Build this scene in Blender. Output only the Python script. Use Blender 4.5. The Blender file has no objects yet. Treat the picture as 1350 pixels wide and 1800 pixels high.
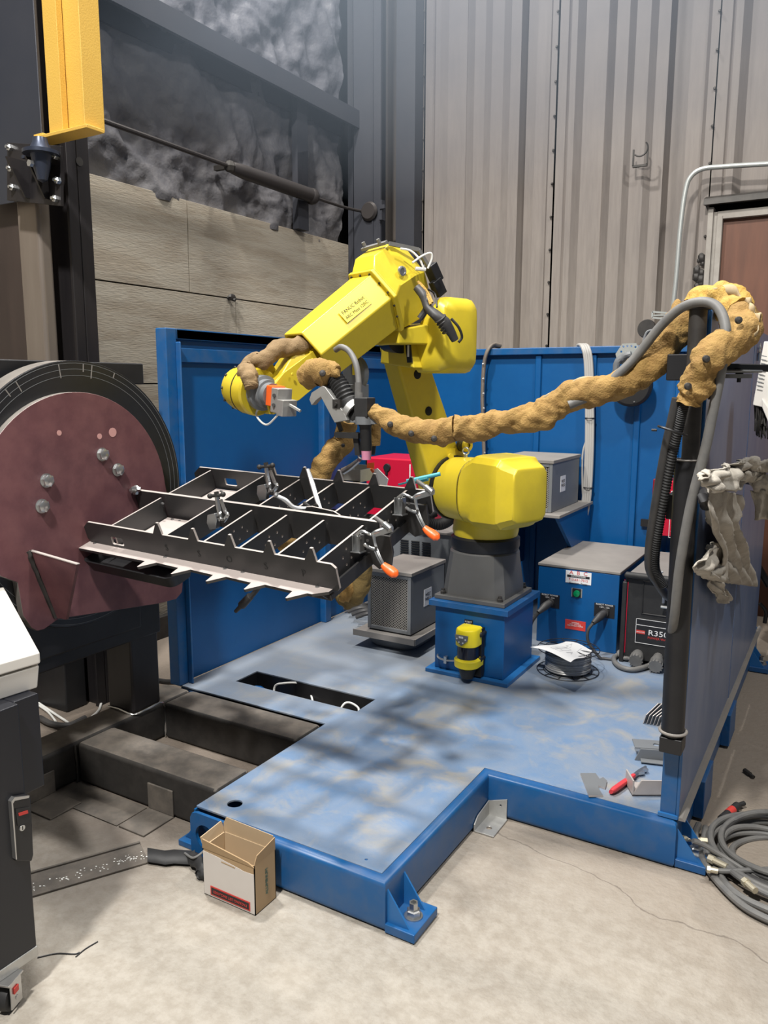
import bpy, math, random
from mathutils import Vector, Matrix, geometry
C = bpy.context.scene.collection
sc = bpy.context.scene
# ---------------------------------------------------------------- camera
FPX, YAW, PITCH, ROLL, CH = 1387.94, -0.534484, 0.160177, -0.002432, 1.6
cy_, sy_ = math.cos(YAW), math.sin(YAW)
FW = Vector((sy_*math.cos(PITCH), cy_*math.cos(PITCH), -math.sin(PITCH)))
RT = Vector((cy_, -sy_, 0)); DN = FW.cross(RT)
CR = RT*math.cos(ROLL) + DN*math.sin(ROLL); CD = -RT*math.sin(ROLL) + DN*math.cos(ROLL)
CAM = Vector((0, 0, CH))
cam = bpy.data.cameras.new('camera'); co = bpy.data.objects.new('camera', cam); C.objects.link(co)
cam.sensor_fit = 'VERTICAL'; cam.sensor_height = 24; cam.lens = FPX/1800*24; cam.clip_start = .05
co.matrix_world = Matrix(((CR.x, -CD.x, -FW.x, 0), (CR.y, -CD.y, -FW.y, 0), (CR.z, -CD.z, -FW.z, CH), (0, 0, 0, 1)))
sc.camera = co
# ---------------------------------------------------------------- light
w = bpy.data.worlds.new('world'); sc.world = w; w.use_nodes = True
w.node_tree.nodes['Background'].inputs[0].default_value = (.80, .88, 1, 1)
w.node_tree.nodes['Background'].inputs[1].default_value = .11
def area(name, loc, tgt, size, power, col=(1, .97, .92)):
    l = bpy.data.lights.new(name, 'AREA'); l.energy = power; l.color = col; l.shape = 'DISK'; l.size = size
    o = bpy.data.objects.new(name, l); C.objects.link(o); o.location = loc
    o.rotation_euler = (Vector(tgt)-Vector(loc)).to_track_quat('-Z', 'Y').to_euler(); return o
area('high_bay_light_near', (-1.0, -1.2, 6.2), (-1.4, 2.6, 0), .4, 450)
area('high_bay_light_far', (-2.7, 4.9, 6.8), (-1.4, 2.6, 0), .3, 130)
area('high_bay_light_left', (-2.7, 2.2, 6.2), (-2.0, 3.2, 0), .35, 250, (1, .98, .95))
area('high_bay_light_right', (1.6, 2.2, 6.0), (-.4, 3.6, .5), .5, 130)
sc.view_settings.view_transform = 'Standard'; sc.view_settings.look = 'None'
sc.view_settings.gamma = 1; sc.view_settings.use_curve_mapping = False; sc.view_settings.exposure = .16
# ---------------------------------------------------------------- helpers
def at(px, py, ax, v):
    d = CR*((px-675)/FPX) + CD*((py-900)/FPX) + FW
    i = 'xyz'.index(ax); return CAM + d*((v-CAM[i])/d[i])
def V(*a): return Vector(a)
def crom(pts, n):
    P = [Vector(p) for p in pts]
    if n < 2 or len(P) < 3: return P
    out = []
    for i in range(len(P)-1):
        p0 = P[i-1] if i else P[0]*2-P[1]; p1, p2 = P[i], P[i+1]; p3 = P[i+2] if i+2 < len(P) else P[-1]*2-P[-2]
        for k in range(n):
            t = k/n; out.append(.5*((2*p1)+(p2-p0)*t+(2*p0-5*p1+4*p2-p3)*t*t+(3*p1-p0-3*p2+p3)*t**3))
    out.append(P[-1]); return out
def lerpl(r, n, m):
    if not isinstance(r, (list, tuple)): return [r]*m
    o = []
    for i in range(m):
        t = i/max(1, m-1)*(len(r)-1); k = min(int(t), len(r)-2); o.append(r[k]*(1-(t-k))+r[k+1]*(t-k))
    return o
class MB:
    def __init__(s): s.v = []; s.f = []; s.m = []
    def add(s, vs, fs, mi=0):
        b = len(s.v); s.v += [Vector(x) for x in vs]
        for i, f in enumerate(fs): s.f.append([b+k for k in f]); s.m.append(mi[i] if isinstance(mi, list) else mi)
        return s
    def hull8(s, P, mi=0):
        return s.add(P, [(0, 3, 2, 1), (4, 5, 6, 7), (0, 1, 5, 4), (1, 2, 6, 5), (2, 3, 7, 6), (3, 0, 4, 7)], mi)
    def bx(s, x0, x1, y0, y1, z0, z1, mi=0):
        return s.hull8([(x0, y0, z0), (x1, y0, z0), (x1, y1, z0), (x0, y1, z0), (x0, y0, z1), (x1, y0, z1), (x1, y1, z1), (x0, y1, z1)], mi)
    def obox(s, c, ax, ay, az, mi=0):     # centre and half-axis vectors
        c = Vector(c); ax, ay, az = Vector(ax), Vector(ay), Vector(az)
        if ax.cross(ay).dot(az) < 0: az = -az
        return s.hull8([c-ax-ay-az, c+ax-ay-az, c+ax+ay-az, c-ax+ay-az, c-ax-ay+az, c+ax-ay+az, c+ax+ay+az, c-ax+ay+az], mi)
    def bar(s, p0, p1, wd, ht, up=(0, 0, 1), mi=0):
        p0, p1 = Vector(p0), Vector(p1); d = (p1-p0); u = Vector(up); sd = d.cross(u).normalized(); u = sd.cross(d).normalized()
        return s.obox((p0+p1)/2, d/2, sd*wd/2, u*ht/2, mi)
    def loft(s, rings, cap=True, mi=0, closed=True):
        n = len(rings[0]); vs = [p for r in rings for p in r]; fs = []
        for i in range(len(rings)-1):
            for k in range(n if closed else n-1):
                a, b = i*n+k, i*n+(k+1) % n; fs.append((a, b, b+n, a+n))
        if cap and closed: fs.append(tuple(range(n))[::-1]); fs.append(tuple(range((len(rings)-1)*n, len(rings)*n)))
        return s.add(vs, fs, mi)
    def tube(s, pts, r, seg=8, n=6, cap=True, wr=0, seed=0, mi=0, flat=1):
        P = crom(pts, n); R = lerpl(r, 0, len(P)); rings = []; up = None; rnd = random.Random(seed); ph = [rnd.random()*6.28 for _ in range(8)]; L = 0
        for i, p in enumerate(P):
            t = (P[min(i+1, len(P)-1)]-P[max(i-1, 0)]).normalized()
            if i: L += (p-P[i-1]).length
            if up is None: up = t.orthogonal().normalized()
            up = (up-t*up.dot(t)).normalized(); sd = t.cross(up); rg = []
            for k in range(seg):
                a = 2*math.pi*k/seg; rr = R[i]
                if wr:
                    q = L/max(.01, R[i])
                    rr *= 1+wr*(.5*math.sin(q*1.9+2*math.sin(a+ph[0])+ph[1])+.35*math.sin(q*3.7+3*a+ph[2])+.3*math.sin(q*.9-2*a+ph[3])+.22*math.sin(q*6.1+5*math.sin(a*2+ph[4])))
                rg.append(p+up*(math.cos(a)*rr)+sd*(math.sin(a)*rr*flat))
            rings.append(rg)
        return s.loft(rings, cap, mi)
    def cyl(s, p0, p1, r0, r1=None, seg=20, mi=0):
        return s.tube([p0, p1], [r0, r0 if r1 is None else r1], seg, 1, True, mi=mi)
    def path(s, pts, w_, h_, r=.02, k=3, mi=0):      # rounded-rectangle tube swept along a horizontal path with mitred corners; pts are top-centre points
        P_ = [Vector(p) for p in pts]; rings = []
        sec = []
        for cx, cy, a0 in ((w_/2-r, -r, 0), (-w_/2+r, -r, 90), (-w_/2+r, -h_+r, 180), (w_/2-r, -h_+r, 270)):
            for j in range(k+1): a = math.radians(a0+90*j/k); sec.append((cx+r*math.cos(a), cy+r*math.sin(a)))
        for i, p in enumerate(P_):
            d0 = (p-P_[i-1]).normalized() if i else (P_[1]-p).normalized(); d1 = (P_[i+1]-p).normalized() if i+1 < len(P_) else d0
            n0 = Vector((d0.y, -d0.x, 0)); n1 = Vector((d1.y, -d1.x, 0)); mt = (n0+n1); mt = mt/(mt.dot(n0))
            rings.append([p+mt*a+Vector((0, 0, b)) for a, b in sec])
        return s.loft(rings, True, mi)
    def lathe(s, prof, o, ax, seg=28, mi=0, cap=False, a0=0, a1=2*math.pi):
        o = Vector(o); ax = Vector(ax).normalized(); u = ax.orthogonal().normalized() if abs(ax.z) < .9 else V(1, 0, 0); v = ax.cross(u); full = abs(a1-a0) > 6.2
        rings = []
        for r, h in prof: rings.append([o+ax*h+(u*math.cos(a0+(a1-a0)*k/seg)+v*math.sin(a0+(a1-a0)*k/seg))*max(r, 1e-4) for k in range(seg if full else seg+1)])
        return s.loft(rings, cap, mi, closed=full)
    def ring(s, c, ax, R, r, seg=32, sg=6, a0=0, a1=2*math.pi):
        c = Vector(c); ax = Vector(ax).normalized(); u = ax.orthogonal().normalized(); v = ax.cross(u); full = abs(a1-a0) > 6.2; rings = []
        for k in range(seg+1):
            a = a0+(a1-a0)*k/seg; d = u*math.cos(a)+v*math.sin(a)
            rings.append([c+d*(R+r*math.cos(b*2*math.pi/sg))+ax*(r*math.sin(b*2*math.pi/sg)) for b in range(sg)])
        return s.loft(rings, not full)
    def plate(s, poly, o, ax, ay, th, holes=(), mi=0, me=None):   # outline in the plane (ax, ay) at o, extruded by th along ax x ay
        o = Vector(o); ax, ay = Vector(ax), Vector(ay); nz = ax.cross(ay).normalized()*th; loops = [list(poly)]+[list(h) for h in holes]
        me = mi if me is None else me; flat = [p for l in loops for p in l]; N = len(flat)
        vs = [o+ax*p[0]+ay*p[1] for p in flat]; vs += [p+nz for p in vs]
        if holes: tri = geometry.tessellate_polygon([[Vector((p[0], p[1], 0)) for p in l] for l in loops])
        else: tri = [tuple(range(len(poly)))]
        def ar(t): return sum(flat[t[i]][0]*flat[t[(i+1) % len(t)]][1]-flat[t[(i+1) % len(t)]][0]*flat[t[i]][1] for i in range(len(t)))
        fs = []; ms = []; sg = 1 if th > 0 else -1
        for t in tri:
            t = tuple(t)
            if abs(ar(t)) < 1e-12: continue
            if ar(t)*sg < 0: t = t[::-1]
            fs.append(tuple(k+N for k in t)); fs.append(t[::-1]); ms += [mi, mi]
        b = 0
        for l in loops:
            n = len(l)
            for k in range(n): q = (b+k, b+(k+1) % n, b+(k+1) % n+N, b+k+N); fs.append(q); ms.append(me)
            b += n
        return s.add(vs, fs, ms)
    def ball(s, c, r, seg=14, sc_=(1, 1, 1), mi=0):
        c = Vector(c); rings = []
        for i in range(seg//2+1):
            a = math.pi*i/(seg//2); rings.append([c+V(math.sin(a)*math.cos(2*math.pi*k/seg)*r*sc_[0], math.sin(a)*math.sin(2*math.pi*k/seg)*r*sc_[1], math.cos(a)*r*sc_[2]) for k in range(seg)])
        return s.loft(rings, False, mi)
OFF = {}
def build(name, mb, m, parent=None, smooth=35, bev=0, bs=2, off=None, sub=0, label=None, disp=None):
    me = bpy.data.meshes.new(name); o = bpy.data.objects.new(name, me)
    of = OFF[parent.name] if parent is not None else (Vector(off) if off is not None else V(0, 0, 0))
    me.from_pydata([v-of for v in mb.v], [], mb.f); me.validate()
    import bmesh as _b
    bm = _b.new(); bm.from_mesh(me); _b.ops.recalc_face_normals(bm, faces=bm.faces); bm.to_mesh(me); bm.free()
    for x in (m if isinstance(m, (list, tuple)) else [m]): me.materials.append(x)
    if isinstance(m, (list, tuple)) and len(me.polygons) == len(mb.m): me.polygons.foreach_set('material_index', mb.m)
    if smooth: me.shade_smooth(); me.set_sharp_from_angle(angle=math.radians(smooth))
    C.objects.link(o)
    if parent is None: o.location = of
    else: o.parent = parent
    if bev:
        b = o.modifiers.new('bevel', 'BEVEL'); b.width = bev; b.segments = bs; b.limit_method = 'ANGLE'; b.angle_limit = math.radians(40); b.harden_normals = True
    if sub: q = o.modifiers.new('sub', 'SUBSURF'); q.levels = sub; q.render_levels = sub
    if disp:
        tx = bpy.data.textures.new('folds', 'CLOUDS'); tx.noise_scale = disp[1]; tx.noise_type = 'HARD_NOISE' if len(disp) < 3 else 'SOFT_NOISE'; tx.noise_depth = 2
        q = o.modifiers.new('folds', 'DISPLACE'); q.texture = tx; q.strength = disp[0]; q.mid_level = .35; q.texture_coords = 'LOCAL'
    OFF[o.name] = of
    if label: o['label'] = label
    return o
def thing(name, label, cat, loc, group=None):
    o = bpy.data.objects.new(name, None); C.objects.link(o); o.location = loc; o.empty_display_size = .05
    o['label'] = label; o['category'] = cat
    if group: o['group'] = group
    OFF[o.name] = Vector(loc); return o
def single(name, mb, m, label, cat, loc, group=None, **k):
    o = build(name, mb, m, None, off=loc, **k); o['label'] = label; o['category'] = cat
    if group: o['group'] = group
    return o
def struct(name, mb, m, **k):
    o = build(name, mb, m, None, **k); o['kind'] = 'structure'; return o
def dup(root, M, label=None):
    def cp(o, par):
        c = o.copy(); C.objects.link(c); OFF[c.name] = OFF[o.name]
        if par is not None: c.parent = par
        for ch in [x for x in bpy.data.objects if x.parent == o and x != c]: cp(ch, c)
        return c
    r = cp(root, None); r.matrix_world = M
    if label: r['label'] = label
    return r
# ---------------------------------------------------------------- materials
def mat(name, col, rough=.5, metal=0, c2=None, sc2=6, amt=.5, hard=.25, c3=None, sc3=25, amt3=.3, bump=0, bsc=60, stretch=None, spec=.5, alpha=None, dist=.0, off3=0):
    m = bpy.data.materials.new(name); m.use_nodes = True; nt = m.node_tree; N = nt.nodes; L = nt.links; b = N['Principled BSDF']
    b.inputs['Base Color'].default_value = (*col, 1); b.inputs['Roughness'].default_value = rough; b.inputs['Metallic'].default_value = metal; b.inputs['Specular IOR Level'].default_value = spec
    tc = N.new('ShaderNodeTexCoord'); vec = tc.outputs['Object']
    if stretch:
        mp = N.new('ShaderNodeMapping'); mp.inputs['Scale'].default_value = stretch; L.new(vec, mp.inputs['Vector']); vec = mp.outputs['Vector']
    def layer(prev, c, s_, a, hd, of_=0):
        nz = N.new('ShaderNodeTexNoise'); nz.inputs['Scale'].default_value = s_; nz.inputs['Detail'].default_value = 6; nz.inputs['Roughness'].default_value = .62; nz.inputs['Distortion'].default_value = dist; L.new(vec, nz.inputs['Vector'])
        r = N.new('ShaderNodeMapRange'); r.inputs['From Min'].default_value = .5-hd/2+of_; r.inputs['From Max'].default_value = .5+hd/2+of_; r.inputs['To Max'].default_value = a; L.new(nz.outputs['Fac'], r.inputs['Value'])
        mx = N.new('ShaderNodeMix'); mx.data_type = 'RGBA'; L.new(r.outputs[0], mx.inputs['Factor'])
        if prev is None: mx.inputs['A'].default_value = (*col, 1)
        else: L.new(prev, mx.inputs['A'])
        mx.inputs['B'].default_value = (*c, 1); return mx.outputs['Result']
    out = None
    if c2: out = layer(None, c2, sc2, amt, hard)
    if c3: out = layer(out, c3, sc3, amt3, .22, off3)
    if out: L.new(out, b.inputs['Base Color'])
    if bump:
        nz = N.new('ShaderNodeTexNoise'); nz.inputs['Scale'].default_value = bsc; nz.inputs['Detail'].default_value = 4; L.new(vec, nz.inputs['Vector'])
        bp = N.new('ShaderNodeBump'); bp.inputs['Strength'].default_value = bump; bp.inputs['Distance'].default_value = .01; L.new(nz.outputs['Fac'], bp.inputs['Height']); L.new(bp.outputs['Normal'], b.inputs['Normal'])
    return m
def dim_top(m, zlo, zhi, col, amt, nsc=1.2, ax='Z'):     # dimness of the upper walls painted into the colour, stronger with height, broken by noise
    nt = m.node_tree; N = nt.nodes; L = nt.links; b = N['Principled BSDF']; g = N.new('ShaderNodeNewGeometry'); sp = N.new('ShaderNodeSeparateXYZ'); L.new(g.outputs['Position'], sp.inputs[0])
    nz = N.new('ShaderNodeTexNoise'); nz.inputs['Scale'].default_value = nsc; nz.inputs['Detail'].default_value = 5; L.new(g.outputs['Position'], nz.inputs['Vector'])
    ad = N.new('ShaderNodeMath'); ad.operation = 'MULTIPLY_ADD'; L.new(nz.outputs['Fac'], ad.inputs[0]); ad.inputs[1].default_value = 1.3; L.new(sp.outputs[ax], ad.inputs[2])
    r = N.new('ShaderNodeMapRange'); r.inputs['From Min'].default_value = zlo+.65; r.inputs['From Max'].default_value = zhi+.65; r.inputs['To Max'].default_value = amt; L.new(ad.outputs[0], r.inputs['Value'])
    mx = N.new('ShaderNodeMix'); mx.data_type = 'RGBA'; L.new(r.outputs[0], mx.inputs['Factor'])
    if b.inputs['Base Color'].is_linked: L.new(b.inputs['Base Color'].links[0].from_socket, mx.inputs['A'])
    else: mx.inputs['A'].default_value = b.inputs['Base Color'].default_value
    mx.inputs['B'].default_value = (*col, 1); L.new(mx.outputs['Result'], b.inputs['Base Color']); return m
concrete = mat('concrete', (.36, .325, .275), .8, 0, (.255, .225, .185), 1.8, .8, .4, (.46, .43, .38), 22, .45, .5, 60)
bluep = mat('blue_paint', (.0, .085, .275), .42, 0, (.0, .065, .21), 2.5, .6, .5, (.01, .12, .31), 30, .10)
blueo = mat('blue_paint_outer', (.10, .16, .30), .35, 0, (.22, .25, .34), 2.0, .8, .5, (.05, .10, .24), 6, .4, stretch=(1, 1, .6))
bluet = mat('blue_paint_tube', (.002, .085, .27), .4, 0, (.008, .10, .26), 4, .5, .3, (.15, .15, .14), 14, .15)
bluedk = mat('blue_edge', (.02, .14, .38), .4, 0)
deckm = mat('worn_blue_deck', (.12, .215, .37), .5, 0, (.23, .27, .33), 6, .9, .45, (.38, .335, .25), 5, .75, .12, 120, dist=.5, off3=.10)
yel = mat('robot_yellow', (.68, .53, .030), .36, 0, (.57, .43, .025), 3, .5, .5, (.42, .31, .04), 14, .14)
yelb = mat('beam_yellow', (.66, .41, .075), .5, 0, (.58, .34, .06), 5, .4, .4, bump=.1, bsc=150)
black = mat('black_metal', (.012, .012, .014), .45, .2, (.03, .03, .032), 5, .6, .4)
rub = mat('black_rubber', (.015, .015, .016), .6, 0, (.04, .04, .04), 30, .4, .4)
cabl = mat('grey_cable', (.12, .12, .12), .55, 0, (.22, .21, .19), 20, .5, .4)
dcab = mat('dark_cable', (.03, .03, .032), .5, 0, (.09, .085, .08), 12, .5, .4)
wht = mat('white_wire', (.75, .75, .72), .5)
iron = mat('dusty_dark_steel', (.018, .018, .019), .55, .2, (.05, .045, .04), 3, .7, .5, (.10, .09, .08), 18, .2)
irontop = mat('dusty_beam_top', (.12, .105, .09), .75, .05, (.06, .055, .05), 3.5, .8, .4, (.26, .22, .18), 14, .35)
steel = mat('mill_scale_steel', (.055, .055, .058), .42, .55, (.10, .095, .09), 5, .5, .5)
cut = mat('laser_cut_edge', (.50, .45, .42), .45, .2, (.36, .33, .31), 20, .5, .5)
pinkst = mat('bare_plate', (.52, .45, .42), .5, .1, (.40, .36, .34), 6, .6, .5)
zinc = mat('zinc', (.55, .56, .56), .28, .9, (.35, .35, .35), 20, .4, .4)
alu = mat('aluminium', (.52, .52, .50), .38, .6, (.35, .34, .33), 20, .5, .4)
burg = mat('burgundy_steel', (.17, .068, .076), .5, .15, (.075, .034, .042), 2.6, .8, .5, (.26, .12, .12), 9, .35)
disc = mat('black_machined_disc', (.016, .017, .02), .35, .3, (.035, .036, .04), 4, .6, .4)
rim = mat('worn_bright_rim', (.34, .31, .28), .4, .4, (.16, .15, .14), 8, .6, .4)
gcast = mat('grey_casting', (.115, .115, .113), .5, 0, (.08, .078, .075), 4, .6, .4)
gpaint = mat('grey_cabinet_paint', (.17, .18, .19), .5, 0, (.13, .135, .14), 5, .5, .4)
dusty = mat('dust_covered_sheet', (.26, .24, .22), .75, 0, (.16, .15, .14), 4, .6, .4)
mesh = mat('expanded_mesh_metal', (.36, .34, .31), .5, .2)
dkin = mat('dark_interior', (.006, .006, .007), .8)
redm = mat('red_paint', (.50, .008, .035), .35)
redt = mat('red_label', (.6, .05, .04), .5)
leath = mat('tan_leather', (.33, .195, .055), .88, 0, (.21, .12, .04), 9, .8, .5, (.43, .28, .09), 24, .4, .5, 160)
leaty = mat('yellow_leather', (.52, .30, .045), .88, 0, (.34, .20, .055), 8, .8, .5, (.58, .40, .13), 20, .4, .5, 160)
leatd = mat('olive_leather', (.20, .135, .04), .9, 0, (.12, .085, .035), 10, .8, .5, bump=.35, bsc=220)
leatb = mat('brown_leather', (.27, .18, .085), .85, 0, (.17, .11, .055), 10, .8, .5, bump=.35, bsc=220)
leatin = mat('leather_inside', (.42, .33, .20), .9)
wirem = mat('bright_wire', (.42, .42, .41), .35, .45, (.22, .22, .22), 60, .5, .4)
orange = mat('orange_plastic', (.85, .13, .02), .35)
pink = mat('pink_ceramic', (.72, .28, .42), .35)
paper = mat('paper', (.82, .82, .82), .8)
ink = mat('grey_ink', (.55, .55, .57), .8)
inkd = mat('black_ink', (.02, .02, .02), .7)
lwhite = mat('label_white', (.78, .78, .78), .5)
lblack = mat('label_black', (.015, .015, .017), .4)
greenb = mat('green_button', (.0, .20, .07), .3)
card = mat('cardboard', (.42, .29, .16), .85, 0, (.36, .24, .13), 8, .5, .5)
cardin = mat('cardboard_inside', (.55, .42, .27), .85, 0, (.48, .36, .22), 6, .5, .5)
cardw = mat('white_printed_card', (.66, .62, .58), .7, 0, (.58, .53, .49), 5, .5, .4)
rag = mat('grey_white_rag', (.46, .42, .36), .95, 0, (.24, .215, .18), 6, .8, .4, (.56, .53, .47), 20, .4, .3, 300)
cabw = mat('white_laminate', (.76, .73, .68), .35)
cabk = mat('black_cabinet_paint', (.010, .011, .016), .4)
chrome = mat('satin_chrome', (.5, .5, .5), .3, .9)
ply = mat('stained_plywood', (.37, .32, .25), .85, 0, (.25, .21, .16), 1.8, .9, .35, (.42, .385, .32), 3.5, .7, .25, 40, stretch=(1, .5, 3.2), dist=.8)
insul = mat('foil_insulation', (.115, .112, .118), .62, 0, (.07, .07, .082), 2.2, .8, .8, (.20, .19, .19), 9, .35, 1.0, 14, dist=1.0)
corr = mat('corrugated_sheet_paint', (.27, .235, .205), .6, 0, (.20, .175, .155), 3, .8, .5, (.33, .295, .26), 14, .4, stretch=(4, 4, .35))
bldst = mat('sooty_building_steel', (.038, .040, .050), .6, .1, (.020, .025, .038), 2, .8, .5)
dim_top(corr, 2.0, 4.2, (.075, .073, .085), .92); dim_top(insul, 2.6, 4.0, (.055, .06, .08), .75)  # tops of both walls painted dimmer and bluer, in place of fading lamplight
colsd = mat('brown_tube_shade', (.075, .055, .048), .5, .3, (.04, .03, .028), 3, .7, .5, stretch=(3, 3, .4))  # darker copy of the column's brown, shade put into the colour
colst = mat('brown_tube_lit', (.20, .165, .14), .36, .4, (.30, .26, .22), 3, .7, .5, stretch=(3, 3, .4))  # lighter copy of the column's brown, highlight put into the colour
colbk = mat('black_channel', (.012, .011, .013), .4, .2, (.04, .035, .035), 3, .6, .5, stretch=(3, 3, .4))
doorm = mat('brown_wood_door', (.155, .062, .035), .55, 0, (.09, .036, .022), 4, .8, .5, stretch=(6, 6, .6))
doorf = mat('door_frame_paint', (.36, .34, .31), .6, 0, (.2, .18, .16), 9, .6, .4)
galv = mat('galvanised_conduit', (.50, .53, .52), .35, .5, (.38, .40, .40), 30, .4, .4)
teal = mat('teal_plastic', (.06, .34, .40), .4)
navy = mat('scanner_window', (.008, .008, .02), .08)
yls = mat('scanner_yellow', (.88, .72, .02), .35)
redw = mat('red_grip', (.62, .05, .06), .45)
pipem = mat('sooty_pipe', (.05, .045, .045), .5, .4)
nt = deckm.node_tree; g_n = nt.nodes.new('ShaderNodeNewGeometry'); s_n = nt.nodes.new('ShaderNodeSeparateXYZ'); z_n = nt.nodes.new('ShaderNodeTexNoise'); z_n.inputs['Scale'].default_value = 1.8; z_n.inputs['Detail'].default_value = 6
nt.links.new(g_n.outputs['Position'], s_n.inputs[0]); nt.links.new(g_n.outputs['Position'], z_n.inputs['Vector'])   # settled grinding dust toward the back left of the deck
a_n = nt.nodes.new('ShaderNodeMath'); a_n.operation = 'MULTIPLY_ADD'; a_n.inputs[1].default_value = -.9; nt.links.new(s_n.outputs['X'], a_n.inputs[0]); nt.links.new(s_n.outputs['Y'], a_n.inputs[2])
c_n = nt.nodes.new('ShaderNodeMath'); c_n.operation = 'MULTIPLY_ADD'; c_n.inputs[1].default_value = 1.6; nt.links.new(z_n.outputs['Fac'], c_n.inputs[0]); nt.links.new(a_n.outputs[0], c_n.inputs[2])
r_n = nt.nodes.new('ShaderNodeMapRange'); r_n.inputs['From Min'].default_value = 4.9; r_n.inputs['From Max'].default_value = 6.0; r_n.inputs['To Max'].default_value = .8; nt.links.new(c_n.outputs[0], r_n.inputs['Value'])
m_n = nt.nodes.new('ShaderNodeMix'); m_n.data_type = 'RGBA'; m_n.inputs['B'].default_value = (.215, .235, .26, 1); nt.links.new(r_n.outputs[0], m_n.inputs['Factor']); bs_ = nt.nodes['Principled BSDF']; nt.links.new(bs_.inputs['Base Color'].links[0].from_socket, m_n.inputs['A']); nt.links.new(m_n.outputs['Result'], bs_.inputs['Base Color'])
def text(name, s, size, o, ax, ay, m, parent, align='CENTER', th=.0006, sx=1):
    cu = bpy.data.curves.new('t', 'FONT'); cu.body = s; cu.size = size; cu.align_x = align; cu.align_y = 'CENTER'; cu.extrude = th/2; cu.resolution_u = 2
    t = bpy.data.objects.new('t', cu); C.objects.link(t); dg = bpy.context.evaluated_depsgraph_get(); me = bpy.data.meshes.new_from_object(t.evaluated_get(dg))
    bpy.data.objects.remove(t); o = Vector(o); ax = Vector(ax).normalized(); ay = Vector(ay).normalized(); nz = ax.cross(ay); of = OFF[parent.name]
    for v in me.vertices: v.co = o+ax*(v.co.x*sx)+ay*v.co.y+nz*(v.co.z+th)-of
    me.materials.clear(); me.materials.append(m); ob = bpy.data.objects.new(name, me); C.objects.link(ob); ob.parent = parent; OFF[ob.name] = of; return ob
X, Y, Z = V(1, 0, 0), V(0, 1, 0), V(0, 0, 1)
def hexb(mb, c, ax, R, h, mi=0):  # hex head
    mb.lathe([(0, h), (R*.8, h), (R, h*.85), (R, 0), (0, 0)], c, ax, 6, mi)
# ================================================================ THE SETTING
WX, WY, P = -3.72, 5.95, .17
m = MB(); m.bx(-7, 5, -3, 8, -.1, 0); fl = struct('floor', m, concrete)
# cracks and stains live in the floor material
nt = concrete.node_tree; N = nt.nodes; L = nt.links; b = N['Principled BSDF']
vo = N.new('ShaderNodeTexVoronoi'); vo.feature = 'DISTANCE_TO_EDGE'; vo.inputs['Scale'].default_value = .4
nz = N.new('ShaderNodeTexNoise'); nz.inputs['Scale'].default_value = 5; nz.inputs['Detail'].default_value = 6
tc = N.new('ShaderNodeTexCoord'); mxv = N.new('ShaderNodeMix'); mxv.data_type = 'VECTOR'; mxv.inputs['Factor'].default_value = .12
L.new(tc.outputs['Object'], nz.inputs['Vector']); L.new(tc.outputs['Object'], mxv.inputs['A']); L.new(nz.outputs['Color'], mxv.inputs['B']); L.new(mxv.outputs['Result'], vo.inputs['Vector'])
r = N.new('ShaderNodeMapRange'); r.inputs['From Max'].default_value = .004; r.inputs['To Min'].default_value = .18; r.inputs['To Max'].default_value = 0; L.new(vo.outputs['Distance'], r.inputs['Value'])
mx = N.new('ShaderNodeMix'); mx.data_type = 'RGBA'; L.new(r.outputs[0], mx.inputs['Factor']); L.new(b.inputs['Base Color'].links[0].from_socket, mx.inputs['A']); mx.inputs['B'].default_value = (.16, .13, .1, 1)
# grime darkens the slab near the positioner on the left and is worn away toward the camera
g = N.new('ShaderNodeNewGeometry'); sp = N.new('ShaderNodeSeparateXYZ'); L.new(g.outputs['Position'], sp.inputs[0])
n2 = N.new('ShaderNodeTexNoise'); n2.inputs['Scale'].default_value = 2.2; n2.inputs['Detail'].default_value = 7; L.new(g.outputs['Position'], n2.inputs['Vector'])
ad = N.new('ShaderNodeMath'); ad.operation = 'MULTIPLY_ADD'; L.new(n2.outputs['Fac'], ad.inputs[0]); ad.inputs[1].default_value = 1.0; L.new(sp.outputs['Y'], ad.inputs[2])
r2 = N.new('ShaderNodeMapRange'); r2.inputs['From Min'].default_value = 1.75; r2.inputs['From Max'].default_value = 2.35; r2.inputs['To Max'].default_value = .88; L.new(ad.outputs[0], r2.inputs['Value'])
r3 = N.new('ShaderNodeMapRange'); r3.inputs['From Min'].default_value = -1.6; r3.inputs['From Max'].default_value = -2.1; r3.inputs['To Max'].default_value = 1; L.new(sp.outputs['X'], r3.inputs['Value'])
ml = N.new('ShaderNodeMath'); ml.operation = 'MULTIPLY'; L.new(r2.outputs[0], ml.inputs[0]); L.new(r3.outputs[0], ml.inputs[1])
mg = N.new('ShaderNodeMix'); mg.data_type = 'RGBA'; L.new(ml.outputs[0], mg.inputs['Factor']); L.new(mx.outputs['Result'], mg.inputs['A']); mg.inputs['B'].default_value = (.10, .08, .066, 1)
r4 = N.new('ShaderNodeMapRange'); r4.inputs['From Min'].default_value = 2.2; r4.inputs['From Max'].default_value = 3.1; r4.inputs['To Max'].default_value = .65; L.new(ad.outputs[0], r4.inputs['Value'])
mh = N.new('ShaderNodeMix'); mh.data_type = 'RGBA'; L.new(r4.outputs[0], mh.inputs['Factor']); L.new(mg.outputs['Result'], mh.inputs['A']); mh.inputs['B'].default_value = (.24, .195, .155, 1)
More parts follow.
